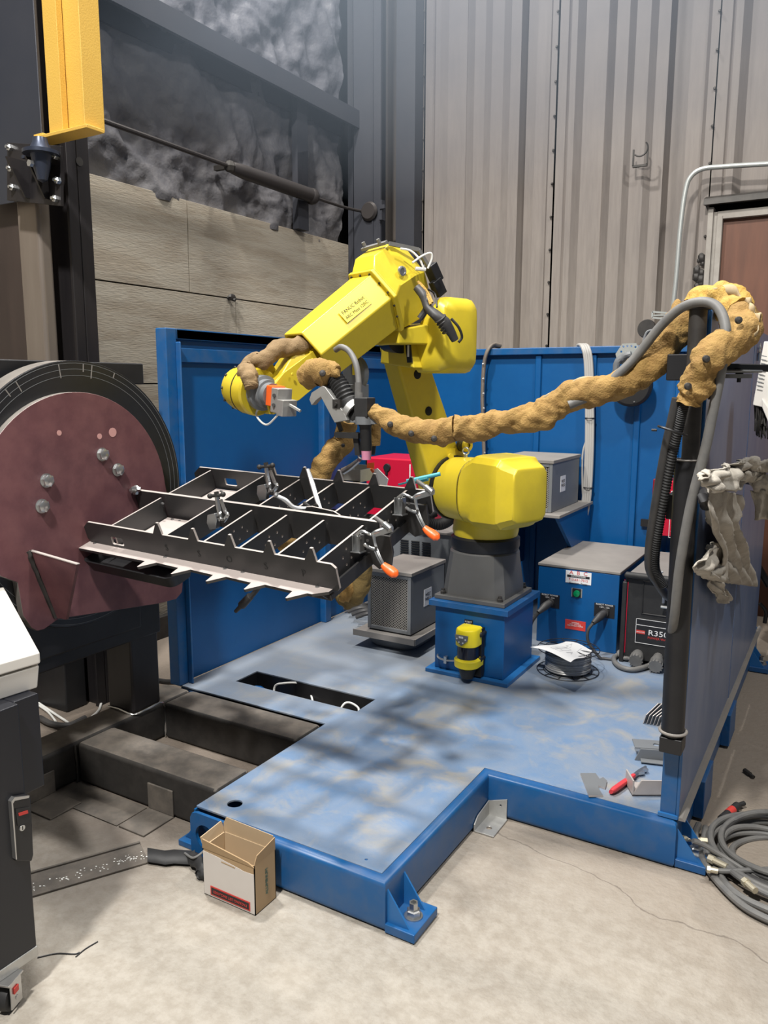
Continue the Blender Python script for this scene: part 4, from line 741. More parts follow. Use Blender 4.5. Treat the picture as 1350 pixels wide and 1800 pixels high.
m.loft(rings, False, closed=False); build('sheet', m, paper, t, smooth=60)
m = MB()
for k, (u0, v0, u1, v1) in enumerate([(.2, .35, .62, .35), (.2, .6, .62, .6), (.2, .35, .2, .6), (.62, .35, .62, .6), (.15, .45, .7, .42), (.7, .5, .9, .35), (.72, .33, .9, .35), (.72, .33, .7, .5), (.35, .8, .5, .72), (.3, .7, .55, .7), (.3, .72, .5, .74), (.75, .7, .9, .7), (.2, .48, .62, .48), (.34, .35, .34, .6)]):
    for q in range(6):
        a, b_ = papp(u0+(u1-u0)*q/6, v0+(v1-v0)*q/6)+Z*.0015, papp(u0+(u1-u0)*(q+1)/6, v0+(v1-v0)*(q+1)/6)+Z*.0015
        m.bar(a, b_, .0014, .0006)
build('printed_lines', m, ink, t, smooth=0)
# ================================================================ WELDING POSITIONER
XD = -2.48
t = thing('weld_positioner', 'dark steel positioner with big black disc and bolted burgundy face plate', 'positioner', (-2.69, 2.3, 0))
m = MB(); m.bx(-2.77, -2.60, .9, 2.60, 0, .17, mi=[1, 0, 1, 1, 1, 1]); build('floor_beam', m, [irontop, iron], t, bev=.02, bs=3)  # darker steel on the beam sides paints in their shade and soot
m = MB(); m.bx(-2.595, -1.845, 1.95, 2.135, 0, .17, mi=[1, 0, 1, 1, 1, 1]); build('cross_beam', m, [irontop, iron], t, bev=.018, bs=3)
m = MB(); m.bx(-2.595, -1.845, 2.42, 2.60, 0, .17, mi=[1, 0, 1, 1, 1, 1]); build('cross_beam', m, [irontop, iron], t, bev=.018, bs=3)
m = MB(); m.bx(-2.77, -2.61, 2.26, 2.42, .17, .98); build('post', m, colbk, t, bev=.012, bs=3)
m = MB(); m.bx(-2.79, -2.66, 1.25, 1.40, .17, .98); build('post', m, colbk, t, bev=.012, bs=3)
m = MB(); m.tube([(-2.77, 2.255, .175), (-2.69, 2.25, .18), (-2.605, 2.255, .172), (-2.598, 2.34, .172), (-2.597, 2.42, .17), (-2.592, 2.425, .08), (-2.592, 2.42, .01)], .004, 6, 3, wr=.5); build('weld_seam', m, zinc, t); m = MB(); m.tube([(-2.597, 1.945, .16), (-2.594, 1.945, .08), (-2.594, 1.945, .0)], .006, 6, 3, wr=.5); build('weld_seam', m, iron, t)
m = MB(); m.bx(-2.78, -2.60, 1.0, 2.43, .50, 1.0); m.bx(-2.80, -2.575, 1.1, 2.30, .56, .90); build('gear_housing', m, black, t, bev=.01)
xb = XD-.16; m = MB(); a, b_ = at(-60, 630, 'x', xb), at(252, 641, 'x', xb); c = at(252, 676, 'x', xb); m.bx(xb-.02, xb, a.y, b_.y, c.z, b_.z+.005); build('back_plate', m, black, t, bev=.006)
cy, cz = at(0, 0, 'x', XD).y, 0
def fitc(pts, x):
    P_ = [at(a, b, 'x', x) for a, b in pts]; (y1, z1), (y2, z2), (y3, z3) = [(p.y, p.z) for p in (P_[0], P_[len(P_)//2], P_[-1])]
    d = 2*(y1*(z2-z3)+y2*(z3-z1)+y3*(z1-z2)); uy = ((y1*y1+z1*z1)*(z2-z3)+(y2*y2+z2*z2)*(z3-z1)+(y3*y3+z3*z3)*(z1-z2))/d; uz = ((y1*y1+z1*z1)*(y3-y2)+(y2*y2+z2*z2)*(y1-y3)+(y3*y3+z3*z3)*(y2-y1))/d
    return uy, uz, math.hypot(uy-y1, uz-z1)
by, bz, br_ = fitc([(164, 638), (279.5, 724), (316, 856)], XD-.03); gy, gz, gr = fitc([(61.7, 708), (197, 704), (290, 848)], XD)
m = MB(); m.lathe([(0, 0), (br_, 0), (br_, -.085), (0, -.085)], (XD-.03, by, bz), X, 96); dd = build('face_disc', m, disc, t, bev=.002)
m = MB()
for q in (.0, .022, .045): m.lathe([(br_-.008-q, .0), (br_-.008-q, .0008), (br_-.0095-q, .0008), (br_-.0095-q, 0)], (XD-.03, by, bz), X, 96)
build('turned_grooves', m, gpaint, dd)
m = MB(); m.lathe([(br_+.001, -.004), (br_+.001, -.082)], (XD-.03, by, bz), X, 96); build('worn_rim', m, rim, dd)
for a_, l in ((1.72, .05), (1.50, .03), (1.42, .05), (2.1, .04), (2.2, .03), (1.2, .02)): 
    y_, z_ = math.cos(a_), math.sin(a_); m = MB(); m.bar((XD-.0295, by+y_*(br_-.01), bz+z_*(br_-.01)), (XD-.0295, by+y_*(br_-.01-l), bz+z_*(br_-.01-l)), .004, .001, X); build('chalk_mark', m, dusty, dd)
# burgundy plate
poly = []
a0 = math.atan2(*(lambda p: (p.z-gz, p.y-gy))(at(291, 850, 'x', XD)))
for k in range(49):
    a_ = a0+(3.9-a0)*k/48; poly.append((gy+gr*math.cos(a_), gz+gr*math.sin(a_)))
low = [at(x_, y_, 'x', XD) for x_, y_ in ((31, 1024), (41, 1082), (56, 1104), (66, 1109), (78, 1106), (103, 1088), (279, 1061), (310, 1053), (320, 1041), (322, 1020), (296, 880))]
poly = [p for p in poly if not (p[0] < gy-.2 and p[1] < low[0].z+.05)]
poly += [(p.y, p.z) for p in low]
m = MB(); m.plate(poly, (XD, 0, 0), Y, Z, -.03, mi=0, me=1); bp = build('burgundy_plate', m, [burg, rim], t, bev=.002)
for i_, (px, py) in enumerate(((85, 845), (77, 890), (183, 799), (210, 826))):
    c = at(px, py, 'x', XD+.012); c.x = XD; m = MB(); m.lathe([(0, 0), (.026, 0), (.026, .003), (0, .003)], c, X, 24); hexb(m, c+X*.003, X, .0225, .018); build('hex_bolt', m, zinc, bp)
m = MB()
for px, py, r__ in ((104, 761, .010), (175, 767, .011), (198, 760, .018)): c = at(px, py, 'x', XD); m.lathe([(0, .001), (r__, .001), (r__, 0)], c, X, 16)
build('chipped_paint_spots', m, mat('pale_primer', (.55, .30, .28), .6), bp)
# gusset welded to the burgundy plate, running out under the fixture
m = MB(); p0, p1 = at(52, 968, 'x', XD), at(97, 1085, 'x', XD); e0 = at(142, 987, 'y', p0.y+.02)
m.hull8([p0, p1, p1+X*.06, p0+X*.25+Z*(-.02), p0+Y*.012, p1+Y*.012, p1+X*.06+Y*.012, p0+X*.25+Z*-.02+Y*.012]); build('gusset', m, burg, t)
m = MB(); m.bar(p0+Y*.006, p0+X*.25+Y*.006-Z*.02, .014, .003); build('gusset_top_edge', m, cut, t)
m = MB(); m.tube([p0+Y*-.004, p0.lerp(p1, .3)-Y*.006, p1], .010, 8, 6, wr=.35); build('weld_bead', m, iron, t)
# anchor angles on the floor beams
for (x_, y_, l) in ((-2.52, 1.77, 1), (-2.12, 1.90, 0)):
    m = MB()
    if l: m.bx(-2.60, -2.44, 1.70, 1.84, .0, .008); m.bx(-2.60, -2.592, 1.70, 1.84, .008, .10)
    else: m.bx(-2.19, -2.06, 1.80, 1.95, 0, .008); m.bx(-2.19, -2.06, 1.942, 1.95, .008, .11)
    build('anchor_angle', m, irontop, t, bev=.003)
m = MB(); m.bx(-2.6, -1.85, 1.86, 1.90, 0, .003); 
# ================================================================ FIXTURE FRAME
FQ = Matrix(((.99881, .04874, -.00112), (-.04675, .95098, -.30568), (-.01384, .30537, .95213))); FM0 = V(-2.42, 2.206, 1.17)
fs, fw, fn = FQ.col[0], FQ.col[1], FQ.col[2]
def FF(s, w_, n=0): return FM0+fs*s+fw*w_+fn*n
t = thing('fixture_frame', 'dark welded steel grid fixture with ribs and pointed teeth held out from the disc', 'fixture', FF(.5, 0, -.1))
WF, WB, HH = -.265, .272, .092; S6 = [.119, .411, .595, .758, .92, 1.08]; TK = .008
def railpoly(s0, s1, sp, z0=-HH, r=.03, slots=()):
    p = [(s0+r, z0), (s1-.01, z0), (s1, z0+.01), (s1, -.012), (s1-.015, 0)]
    for q in sorted(sp, reverse=True): p += [(q+.010, 0), (q+.004, .045), (q-.006, .045), (q-.036, 0)]
    p += [(s0+.04, 0), (s0, -.03), (s0, z0+.03)]; return p
sf = [.385, .560, .730, .899, 1.066]; sb_ = [.456, .620, .783, .943, 1.098]
hf = [[(.104, -.046), (.160, -.046), (.164, -.05), (.164, -.074), (.158, -.078), (.102, -.078), (.098, -.074), (.098, -.05)]]
hb = [[(q[0]+.035+.04, q[1]+.008) for q in hf[0]]]
def rail(name, s0, s1, w_, sp, holes, z0=-HH, th=TK):
    m = MB(); m.plate(railpoly(s0, s1, sp, z0), FF(0, w_, 0), fs, fn, -th, holes, mi=0, me=1); return build(name, m, [steel, cut], t, smooth=20)
rf = rail('front_rail', -.055, 1.145, WF-TK, sf, hf); rb = rail('back_rail', -.0, 1.165, WB, sb_, hb)
m = MB(); m.plate([(-.055, -.10), (1.125, -.10), (1.135, .010), (-.055, .010)], FF(0, -.006, 0), fs, fn, -.012, mi=0, me=1); build('middle_rail', m, [steel, cut], t, smooth=20)
m = MB(); m.tube([FF(-.05, -.02, .012), FF(-.03, -.015, .02), FF(-.015, -.002, .014)], .012, 8, 4, wr=.3); m.ball(FF(-.045, -.005, .005), .018, 8); build('weld_lump', m, chrome, t)
for i_, s_ in enumerate(S6):
    hp = -.10 if i_ < 5 else -.15
    for (w0, w1) in ((WF+.001, -.018), (.002, WB-TK-.001)):
        hs = []
        if 1 < i_: hs = [circ(w0+(w1-w0)*a_, b_, .0045, 8) for a_, b_ in ((.45, -.05), (.55, -.03), (.62, -.07), (.72, -.035), (.8, -.06), (.5, -.08))]
        m = MB(); m.plate([(w0, -.088), (w1, -.088), (w1, -.002 if w0 < -.1 else -.004), (w0, -.002)] if i_ < 5 else [(w0, -.092), (w0+.06, -.135), (w1, -.135), (w1, -.002), (w0, -.002)], FF(s_, 0, 0), fw, fn, -TK, hs, mi=0, me=1); build('rib', m, [steel, cut], t, smooth=20)
m = MB()
for (s0, s1) in ((S6[0]+.004, S6[1]-.012),):
    m.plate([(s0, -.008-.25), (s1, -.25-.008), (s1, -.02), (s0, -.02)], FF(0, 0, -.092), fs, fw, .006); m.plate([(s0, .01), (s1, .01), (s1, .26), (s0, .26)], FF(0, 0, -.092), fs, fw, .006)
build('floor_plate', m, pinkst, t)
# toothed bottom flange
bpz = -.098; tp = [(-.095, -.29), (-.085, -.325)]
for q in (.345, .515, .680, .848, 1.018): tp += [(q-.043, -.322), (q-.010, -.322), (q, -.362), (q+.004, -.362), (q+.042, -.318)] if 0 else [(q-.02, -.322), (q-.016, -.362), (q-.010, -.362), (q+.035, -.318)]
tp += [(1.07, -.318), (1.115, -.29), (1.12, -.25), (-.05, -.25)]
m = MB(); m.plate(tp, FF(0, 0, bpz), fs, fw, .010, mi=0, me=1); build('toothed_flange', m, [pinkst, steel], t, smooth=20)
m = MB(); m.plate([(.2, -.24), (1.13, -.30), (1.13, .20), (.2, .20)], FF(0, 0, bpz-.012), fs, fw, .0) if 0 else m.bar(FF(.0, -.27, -.115), FF(1.11, -.27, -.118), .02, .022, fn); m.bar(FF(.0, .24, -.115), FF(1.11, .24, -.118), .02, .022, fn); build('support_bar', m, steel, t, bev=.003)
# rounded end plate under the right end
m = MB(); m.plate([(-.30, -.10), (-.27, -.135), (-.10, -.135), (.30, -.135), (.31, -.1), (.30, -.09), (-.29, -.09)], FF(1.10, 0, 0), fw, fn, -.008); build('end_plate', m, steel, t)
for w0 in (-.035, .20):
    m = MB(); m.plate([(.0, -.12), (.04, -.15), (.09, -.13), (.105, -.08), (.105, -.02), (0, -.02)], FF(1.083, w0, 0), fs, fn, -.010); build('clamp_bracket', m, steel, t, bev=.002)
m = MB()
for s_, w_, n_ in [(q+.012, WF-TK-.005, -HH+.004) for q in (-.02, .37, .66, .74, 1.05)]+[(q-.012, w_, n_) for q in S6[1:] for w_, n_ in ((-.025, -.03), (-.025, -.06), (WB-TK-.012, -.03), (WB-TK-.012, -.065))]+[(.13, -.03, -.02), (.16, -.03, -.085), (.2, -.03, -.088), (.17, .24, -.085)]:
    m.ball(FF(s_, w_, n_), .006, 6, (1.6, 1, .8))
o = build('tack_welds', m, chrome, t); o['kind'] = 'stuff'
# chalk letters written on the front rail
for s_, ch in ((.40, 'S'), (.56, 'S'), (.70, 'O'), (.86, 'S'), (1.015, 'P')): text('chalk_letter', ch, .036, FF(s_, WF-TK-.0002, -.05), -fs if 0 else fs, fn, inkd, t)
# dark trough hanging under the left end of the frame
t2 = thing('steel_trough', 'black rounded steel trough hanging under the left end of the fixture', 'trough', FF(.12, -.26, -.15))
m = MB(); rg = []
def rr4(s0, s1, w0, w1, r, n, k=5):
    o = []
    for (cx, cy, a0_) in ((s1-r, w1-r, 0), (s0+r, w1-r, 90), (s0+r, w0+r, 180), (s1-r, w0+r, 270)):
        for j in range(k+1): a_ = math.radians(a0_+90*j/k); o.append(FF(cx+r*math.cos(a_), cy+r*math.sin(a_), n))
    return o
m.loft([rr4(-.02, .44, -.325, -.225, .028, -.178), rr4(-.035, .455, -.34, -.21, .034, -.132), rr4(-.028, .448, -.333, -.217, .03, -.132), rr4(-.012, .432, -.318, -.232, .024, -.17)]); build('body', m, black, t2)
m = MB(); m.bar(FF(.02, -.222, -.14), FF(.02, -.222, -.1), .03, .004, fs); m.bar(FF(.38, -.222, -.14), FF(.38, -.222, -.1), .03, .004, fs); build('hanger', m, black, t2)
# ---------------------------------------------------------------- toggle clamps
def clampH(label, ox, oy, Y0):
    k = lambda px, py, d=0: at(px+ox, py+oy, 'y', Y0+d)
    t = thing('toggle_clamp', label, 'clamp', k(634, 952), 'toggle clamps on the fixture frame')
    m = MB(); a, b_ = k(627, 938), k(641, 968)
    m.bx(a.x, b_.x, Y0-.004, Y0-.001, b_.z, a.z); m.bx(a.x, a.x+.003, Y0-.03, Y0, b_.z, a.z); m.bx(b_.x-.003, b_.x, Y0-.03, Y0, b_.z, a.z); m.bx(a.x-.004, b_.x+.004, Y0-.035, Y0+.005, b_.z-.004, b_.z); build('base', m, zinc, t, bev=.001)
    m = MB(); m.tube([k(627, 940, -.02), k(636, 934, -.02), k(645, 937, -.02), k(652, 940, -.015), k(660, 935, -.01), k(670, 932), k(684, 926, .01)], [.006, .006, .005, .005, .006, .008, .006], 10, 5); m.bar(k(655, 940, -.01), k(690, 930, .01), .012, .016); build('arm', m, zinc, t)
    m = MB(); m.cyl(k(661, 911, .03), k(676, 922, .0), .008, seg=12); m.cyl(k(675, 920), k(686, 930), .010, seg=12); m.cyl(k(680, 930, .01), k(688, 926, .01), .012, seg=6); build('spindle_bolt', m, zinc, t)
    m = MB(); m.tube([k(641, 957, -.02), k(650, 963, -.025), k(660, 966, -.025)], .006, 8, 4); m.tube([k(657, 942, -.015), k(660, 958, -.02), k(668, 980, -.03), k(676, 995, -.03)], [.0055, .005, .005, .005], 8, 4, flat=.6); m.tube([k(656, 962, -.02), k(666, 984, -.03), k(674, 996, -.03)], .004, 8, 3); build('handle', m, zinc, t)
    m = MB(); m.tube([k(673, 992, -.03), k(678, 997, -.03), k(686, 1003, -.03), k(694, 1009, -.03), k(698, 1013, -.03)], [.010, .0135, .0165, .0155, .006], 16, 4, flat=.65); build('orange_grip', m, orange, t)
    m = MB()
    for px, py in ((646, 950), (661, 963), (633, 945)): m.cyl(k(px, py, -.032), k(px, py, -.002), .005, seg=8)
    build('rivets', m, iron, t); return t
clampH('orange-handled toggle clamp on the near right corner of the fixture frame', 0, 0, 2.10)
clampH('orange-handled toggle clamp on the far right corner of the fixture frame', 73, -65, 2.33)
def clampV(label, ox, oy, Y0):
    k = lambda px, py, d=0: at(px+ox, py+oy, 'y', Y0+d)
    t = thing('toggle_clamp', label, 'clamp', k(380, 925), 'toggle clamps on the fixture frame')
    m = MB(); m.plate([(p.x, p.z) for p in (k(371, 904), k(384, 901), k(388, 912), k(386, 928), k(375, 930), k(370, 918))], (0, Y0, 0), X, Z, .02); build('base', m, zinc, t, bev=.002)
    m = MB(); m.bar(k(381, 874, -.01), k(388, 916, -.01), .009, .012, (0, 1, 0)); m.bar(k(388, 878, .015), k(397, 902, .015), .008, .01, (0, 1, 0)); m.tube([k(396, 900, .01), k(400, 905), k(393, 916)], .007, 8, 4); build('arm', m, zinc, t)
    m = MB(); m.cyl(k(369, 872, 0), k(391, 870, 0), .006, seg=10); m.ball(k(369, 872), .010, 10); m.ball(k(392, 869), .010, 10); m.bar(k(380, 864), k(383, 878), .012, .012, (0, 1, 0)); build('pivot_head', m, iron, t)
    m = MB(); m.ball(k(391, 915, -.02), .008, 8); m.ball(k(383, 908, -.02), .005, 8); build('rivets', m, iron, t)
clampV('upright open toggle clamp in the front row of cells of the fixture frame', 0, 0, 2.06)
clampV('upright open toggle clamp in the back row of cells of the fixture frame', 87, -51, 2.29)
# locking pliers / hand tool resting across the frame
t = thing('hand_pliers', 'long-handled steel pliers lying across the middle rail of the fixture', 'pliers', FF(.68, .03, .01))
m = MB(); m.tube([at(541, 825, 'y', 2.25), at(549, 850, 'y', 2.23), at(558, 880, 'y', 2.21), at(565, 898, 'y', 2.2)], [.007, .0095, .009, .006], 10, 5, flat=.6); build('handle', m, chrome, t)
m = MB(); m.tube([at(487, 872, 'y', 2.22), at(502, 880, 'y', 2.22), at(517, 892, 'y', 2.2), at(540, 893, 'y', 2.21), at(556, 890, 'y', 2.22)], [.008, .010, .009, .007, .007], 10, 5, flat=.6); m.ball(at(486, 870, 'y', 2.22), .011, 8); build('handle', m, zinc, t)
m = MB(); m.tube([at(535, 884, 'y', 2.24), at(545, 893, 'y', 2.22), at(538, 898, 'y', 2.2)], .007, 8, 4); m.lathe([(0, -.006), (.012, -.006), (.012, .006), (0, .006)], at(556, 891, 'y', 2.2), Y, 12); build('jaw', m, iron, t)
t = thing('bent_plate', 'curved steel plate edge standing behind the middle rail of the fixture', 'plate', FF(.9, .03, 0))
m = MB(); m.plate([(.80, -.05), (.80, -.002), (.815, .016), (.84, .02), (.93, .012), (.955, 0), (.955, -.05)], FF(0, .028, 0), fs, fn, .005, mi=0, me=1); build('plate', m, [steel, cut], t)
# light tray and cutting scraps standing behind the back rail
t = thing('steel_tray', 'small pale open steel tray just behind the back rail of the fixture', 'tray', at(610, 830, 'y', 2.62))
m = MB(); a = at(598, 845, 'y', 2.62); b_ = at(632, 845, 'y', 2.62); zt = at(600, 824, 'y', 2.62).z; m.bx(a.x, b_.x, 2.62, 2.625, a.z, zt); m.bx(a.x, a.x+.004, 2.62, 2.72, a.z, zt); m.bx(b_.x, b_.x+.004, 2.62, 2.72, a.z, zt); m.bx(a.x, b_.x, 2.72, 2.725, a.z, zt+.01); m.bx(a.x, b_.x, 2.62, 2.72, a.z, a.z+.004); m.bar(((a.x+b_.x)/2, 2.67, a.z-.12), ((a.x+b_.x)/2, 2.67, a.z), .02, .02, X); build('tray', m, alu, t)
t = thing('white_flap', 'white triangular card with an orange tab behind the fixture back rail', 'card', at(680, 840, 'y', 2.6))
m = MB(); m.plate([(p.x, p.z) for p in [at(x_, y_, 'y', 2.6) for x_, y_ in ((656, 848), (656, 826), (664, 823), (683, 842), (681, 850), (681, 880), (656, 870))]], (0, 2.6, 0), X, Z, .004); build('card', m, paper, t)
m = MB(); m.plate([(p.x, p.z) for p in [at(x_, y_, 'y', 2.595) for x_, y_ in ((645, 822), (647, 814), (658, 813), (658, 824))]], (0, 2.595, 0), X, Z, .003); m.bar(at(652, 824, 'y', 2.59), at(658, 832, 'y', 2.6), .01, .004, Y); build('orange_tab', m, orange, t)
t = thing('teal_filler_tube', 'light teal tube sticking out past the far right corner of the fixture', 'tube', at(740, 840, 'y', 2.7))
m = MB(); m.cyl(at(715, 846, 'y', 2.66), at(774, 833, 'y', 2.7), .008, seg=12); m.cyl(at(728, 848, 'y', 2.62), at(752, 842, 'y', 2.62), .007, seg=12); m.bar(at(700, 852, 'y', 2.60), at(735, 843, 'y', 2.66), .006, .006); build('tube', m, teal, t)
# ================================================================ TORCH ASSEMBLY
YT = 2.42
def T(px, py, d=0): return at(px, py, 'y', YT+d)
t = thing('welding_torch', 'black welding torch with pink ceramic nozzle hanging over the fixture', 'torch', T(643, 808))
m = MB(); m.lathe([(0, 0), (.019, 0), (.021, .004), (.021, .085), (.024, .09), (.026, .13), (.026, .16), (0, .16)], T(644, 792), (T(641, 720)-T(644, 792)), 24); build('torch_body', m, rub, t)
m = MB(); c0, c1 = T(644, 808), T(644, 791); d = c1-c0; m.lathe([(.012, 0), (.0165, 0), (.0185, d.length), (.019, d.length+.002), (.0, d.length+.002)], c0, d, 24); build('ceramic_nozzle', m, pink, t)
m = MB(); m.cyl(c0-d.normalized()*.018, c0+d*.2, .003, seg=8); build('electrode', m, iron, t)
m = MB(); c = T(641, 739); m.lathe([(.030, -.014), (.035, -.014), (.035, .014), (.030, .014)], c, T(641, 720)-T(644, 792), 24); m.obox(c+X*.045, X*.014, Z*.011, Y*.012); m.obox(c-X*.03-Y*.01, X*.02, Z*.008, Y*.012); build('split_clamp', m, gpaint, t)
m = MB()
p = [T(568, 690, -.02), T(590, 680, -.02), T(603, 716, -.02), T(618, 733, -.02)]
m.plate([(q.x, q.z) for q in [T(x_, y_) for x_, y_ in ((556, 702), (560, 690), (579, 678), (584, 680), (618, 727), (622, 738), (600, 742), (576, 697), (568, 703), (560, 712))]], (0, YT-.045, 0), X, Z, -.03); build('bracket_plate', m, alu, t, bev=.002)
m = MB(); a = T(593, 710, -.04); m.obox(a, X*.016, Z*.016, Y*.008); m.cyl(a-Y*.008, a-Y*.018, .007, seg=8); build('bracket_bolt', m, iron, t)
m = MB(); m.lathe([(.036, -.012), (.046, -.012), (.046, .012), (.036, .012)], T(619, 722), T(640, 730)-T(590, 690), 24); m.obox(T(630, 713), X*.03, Z*.012, Y*.02); build('hose_collar', m, alu, t)
m = MB(); pts = crom([T(585, 662, .0), T(600, 683, 0), T(615, 712, 0), T(622, 724, 0)], 10); R_ = []
for i_ in range(len(pts)): R_.append(.036 if i_ > 16 else (.030+.005*(i_ % 2)))
m.tube(pts, R_, 18, 1); build('corrugated_hose', m, rub, t)
m = MB(); m.obox(T(641, 716)+Z*.0, X*.028, Z*.035, Y*.03); m.tube([T(622, 735), T(634, 728), T(640, 722)], .026, 14, 4); build('torch_head', m, rub, t, bev=.006)
m = MB(); m.tube([T(590, 615, .06), T(600, 610, .05), T(614, 618, .04), T(625, 638, .02), T(630, 665, .01), T(630, 690, 0)], .011, 12, 8); m.cyl(T(630, 672), T(630, 692), .013, seg=14); m.cyl(T(631, 690), T(632, 712), .016, seg=14); build('water_hose', m, cabl, t)
m = MB(); m.tube([T(628, 780), T(630, 800), T(634, 806), T(641, 806)], .004, 8, 5); m.tube([T(604, 828, .1), T(616, 821, .08), T(632, 808, .02)], [.014, .012, .008], 10, 5); build('wire_guide', m, chrome, t)
m = MB(); m.obox(T(614, 765), X*.05, Z*.010, Y*.02); m.bar(T(590, 730), T(600, 758), .014, .01, Y); m.bar(T(625, 760), T(630, 800), .02, .014, Y); build('wire_feeder_bracket', m, rub, t)
# leather sleeve at the torch back and the cuff pieces
t = thing('leather_cuff', 'tan leather cuff with a snap wrapped round the torch hose by the wrist', 'cuff', T(560, 665))
m = MB(); m.tube([T(538, 664, .01), T(550, 656, 0), T(566, 655, -.02), T(580, 668, -.02)], [.045, .05, .052, .036], 32, 14, wr=.10, seed=3); m.tube([T(575, 640, 0), T(590, 655, -.02), T(596, 654, -.02)], [.02, .026, .012], 12, 5, wr=.2); build('leather', m, leath, t, smooth=60, disp=(.013, .06))
m = MB(); m.lathe([(0, .008), (.010, .006), (.012, 0)], T(567, 656, -.065), -FW, 16); build('snap', m, iron, t)
t = thing('hanging_sleeve', 'tan leather hose sleeve curving down behind the torch to the fixture', 'hose sleeve', T(600, 800, .2))
m = MB(); m.tube([T(612, 735, .18), T(606, 760, .2), T(604, 778, .2), T(590, 790, .18), T(575, 810, .16), T(560, 838, .14), T(548, 870, .12)], [.04, .042, .042, .045, .045, .044, .04], 32, 14, wr=.08, seed=9); build('leather', m, leath, t, smooth=60, disp=(.013, .06))
m = MB()
for px, py in ((603, 783), (584, 815)): m.lathe([(0, .008), (.007, .006), (.008, 0)], T(px, py, .2-.047), -FW, 12)
build('snap', m, black, t)
t = thing('torch_cable_sleeve', 'short pale leather sleeve hanging right behind the torch body', 'hose sleeve', T(658, 780, .1))
m = MB(); m.tube([T(652, 715, .12), T(657, 740, .10), T(656, 765, .10), T(655, 782, .10)], .030, 28, 12, wr=.08, seed=2); build('leather', m, leath, t, smooth=60, disp=(.013, .06))
m = MB(); m.cyl(T(654, 783, .1), T(652, 798, .1), .016, seg=12); build('hose_end', m, rub, t)
# spring balancer hanging on hooks
t = thing('spring_balancer', 'grey tool balancer hanging on steel hooks under the robot arm', 'balancer', T(622, 660, .4))
def B(px, py): return at(px, py, 'y', 2.95)
m = MB(); c = B(625, 655); m.lathe([(0, -.03), (.05, -.03), (.075, -.012), (.075, .012), (.05, .03), (0, .03)], c, (.3, 1, .1), 28); m.obox(c-Z*.09, X*.05, Z*.04, Y*.03); build('housing', m, gpaint, t, bev=.003)
m = MB(); m.obox(B(634, 645)-Y*.045, X*.012, Z*.035, Y*.003); build('yellow_tag', m, yls, t)
m = MB(); m.tube([B(616, 632), B(614, 655), B(615, 672)], .006, 8, 4); m.tube([B(641, 648), B(645, 645), B(641, 658), B(640, 672), B(635, 670)], .004, 8, 6); m.cyl(B(612, 672), B(645, 672), .007, seg=8); m.ring(B(623, 612), (1, -.6, 0), .022, .003, 20, 6); m.ring(B(623, 622), (.3, 1, 0), .012, .004, 16, 6); m.cyl(B(623, 616), B(623, 632), .006, seg=8); build('hooks', m, zinc, t)
m = MB(); m.tube([B(620, 580), B(622, 596), B(623, 604)], .004, 6, 3); m.tube([B(584, 640), B(582, 620), B(590, 604), B(606, 594), B(622, 586), B(640, 590)], [.016, .018, .02, .022, .022, .018], 12, 6, wr=.15); build('hanging_cable', m, dcab, t)
# ================================================================ MAST, SLEEVE AND HOSES
def MY(px, py, y=2.56): return at(px, py, 'y', y)
t = thing('hose_mast', 'rusty black pipe mast clamped to the front edge of the right blue panel', 'mast', MY(1183, 1300))
m = MB(); m.cyl(MY(1186, 1285), MY(1228, 542), .026, seg=24); build('inner_pipe', m, iron, t)
m = MB(); m.cyl(MY(1182, 1290), MY(1207, 808), .036, seg=28); build('outer_sleeve', m, black, t)
m = MB(); c = MY(1228, 545); m.lathe([(0, 0), (.036, 0), (.036, .018), (0, .018)], c, Z, 24); build('top_cap', m, black, t, bev=.002)
m = MB(); m.ring(MY(1206.5, 808), Z, .036, .003, 28, 6); build('clamp_ring', m, dusty, t); m = MB(); m.ring(MY(1183, 1284), Z, .041, .005, 30, 8); build('clamp_ring', m, dusty, t)
m = MB(); a = MY(1183, 1300, 2.57); m.bx(a.x-.035, a.x+.035, 2.525, 2.60, a.z-.012-.02, a.z+.04-.02); build('mounting_block', m, black, t, bev=.004); m = MB(); a = MY(1205, 640, 2.6); m.bx(a.x-.05, a.x+.03, 2.57, 2.66, a.z-.05, a.z+.03); build('mounting_block', m, black, t, bev=.004); m = MB(); m.bx(-.49, -.40, 2.58, 2.66, 1.18, 1.26); build('mounting_block', m, black, t, bev=.004)
m = MB(); a = MY(1238, 690, 2.56); m.cyl(MY(1215, 692), MY(1252, 690), .009, seg=10); m.cyl(MY(1248, 682), MY(1248, 702), .006, seg=8); m.cyl(MY(1262, 690)-Z*.03, MY(1262, 690)+Z*.03, .006, seg=8); m.bar(MY(1248, 691), MY(1266, 690), .012, .012); build('locking_knob', m, black, t)
# big leather sleeve
t = thing('leather_hose_sleeve', 'long wrinkled yellow-tan leather sleeve draped from the torch over the mast', 'hose sleeve', MY(1200, 700))
path = [(655, 722, 2.42, .026), (672, 733, 2.42, .034), (700, 747, 2.42, .042), (728, 756, 2.43, .044), (760, 759, 2.44, .046), (800, 755, 2.46, .044), (840, 752, 2.48, .047), (880, 743, 2.50, .044), (915, 737, 2.52, .048), (950, 730, 2.53, .05), (985, 706, 2.55, .046), (1020, 692, 2.56, .05), (1060, 686, 2.58, .05), (1100, 668, 2.6, .052), (1135, 648, 2.62, .05), (1160, 618, 2.64, .054), (1185, 580, 2.66, .056), (1215, 550, 2.68, .056), (1245, 534, 2.70, .052), (1280, 535, 2.68, .055), (1305, 556, 2.62, .055), (1302, 585, 2.54, .052), (1275, 605, 2.48, .048), (1250, 626, 2.45, .048), (1232, 655, 2.44, .046), (1220, 685, 2.44, .042), (1210, 712, 2.44, .034)]
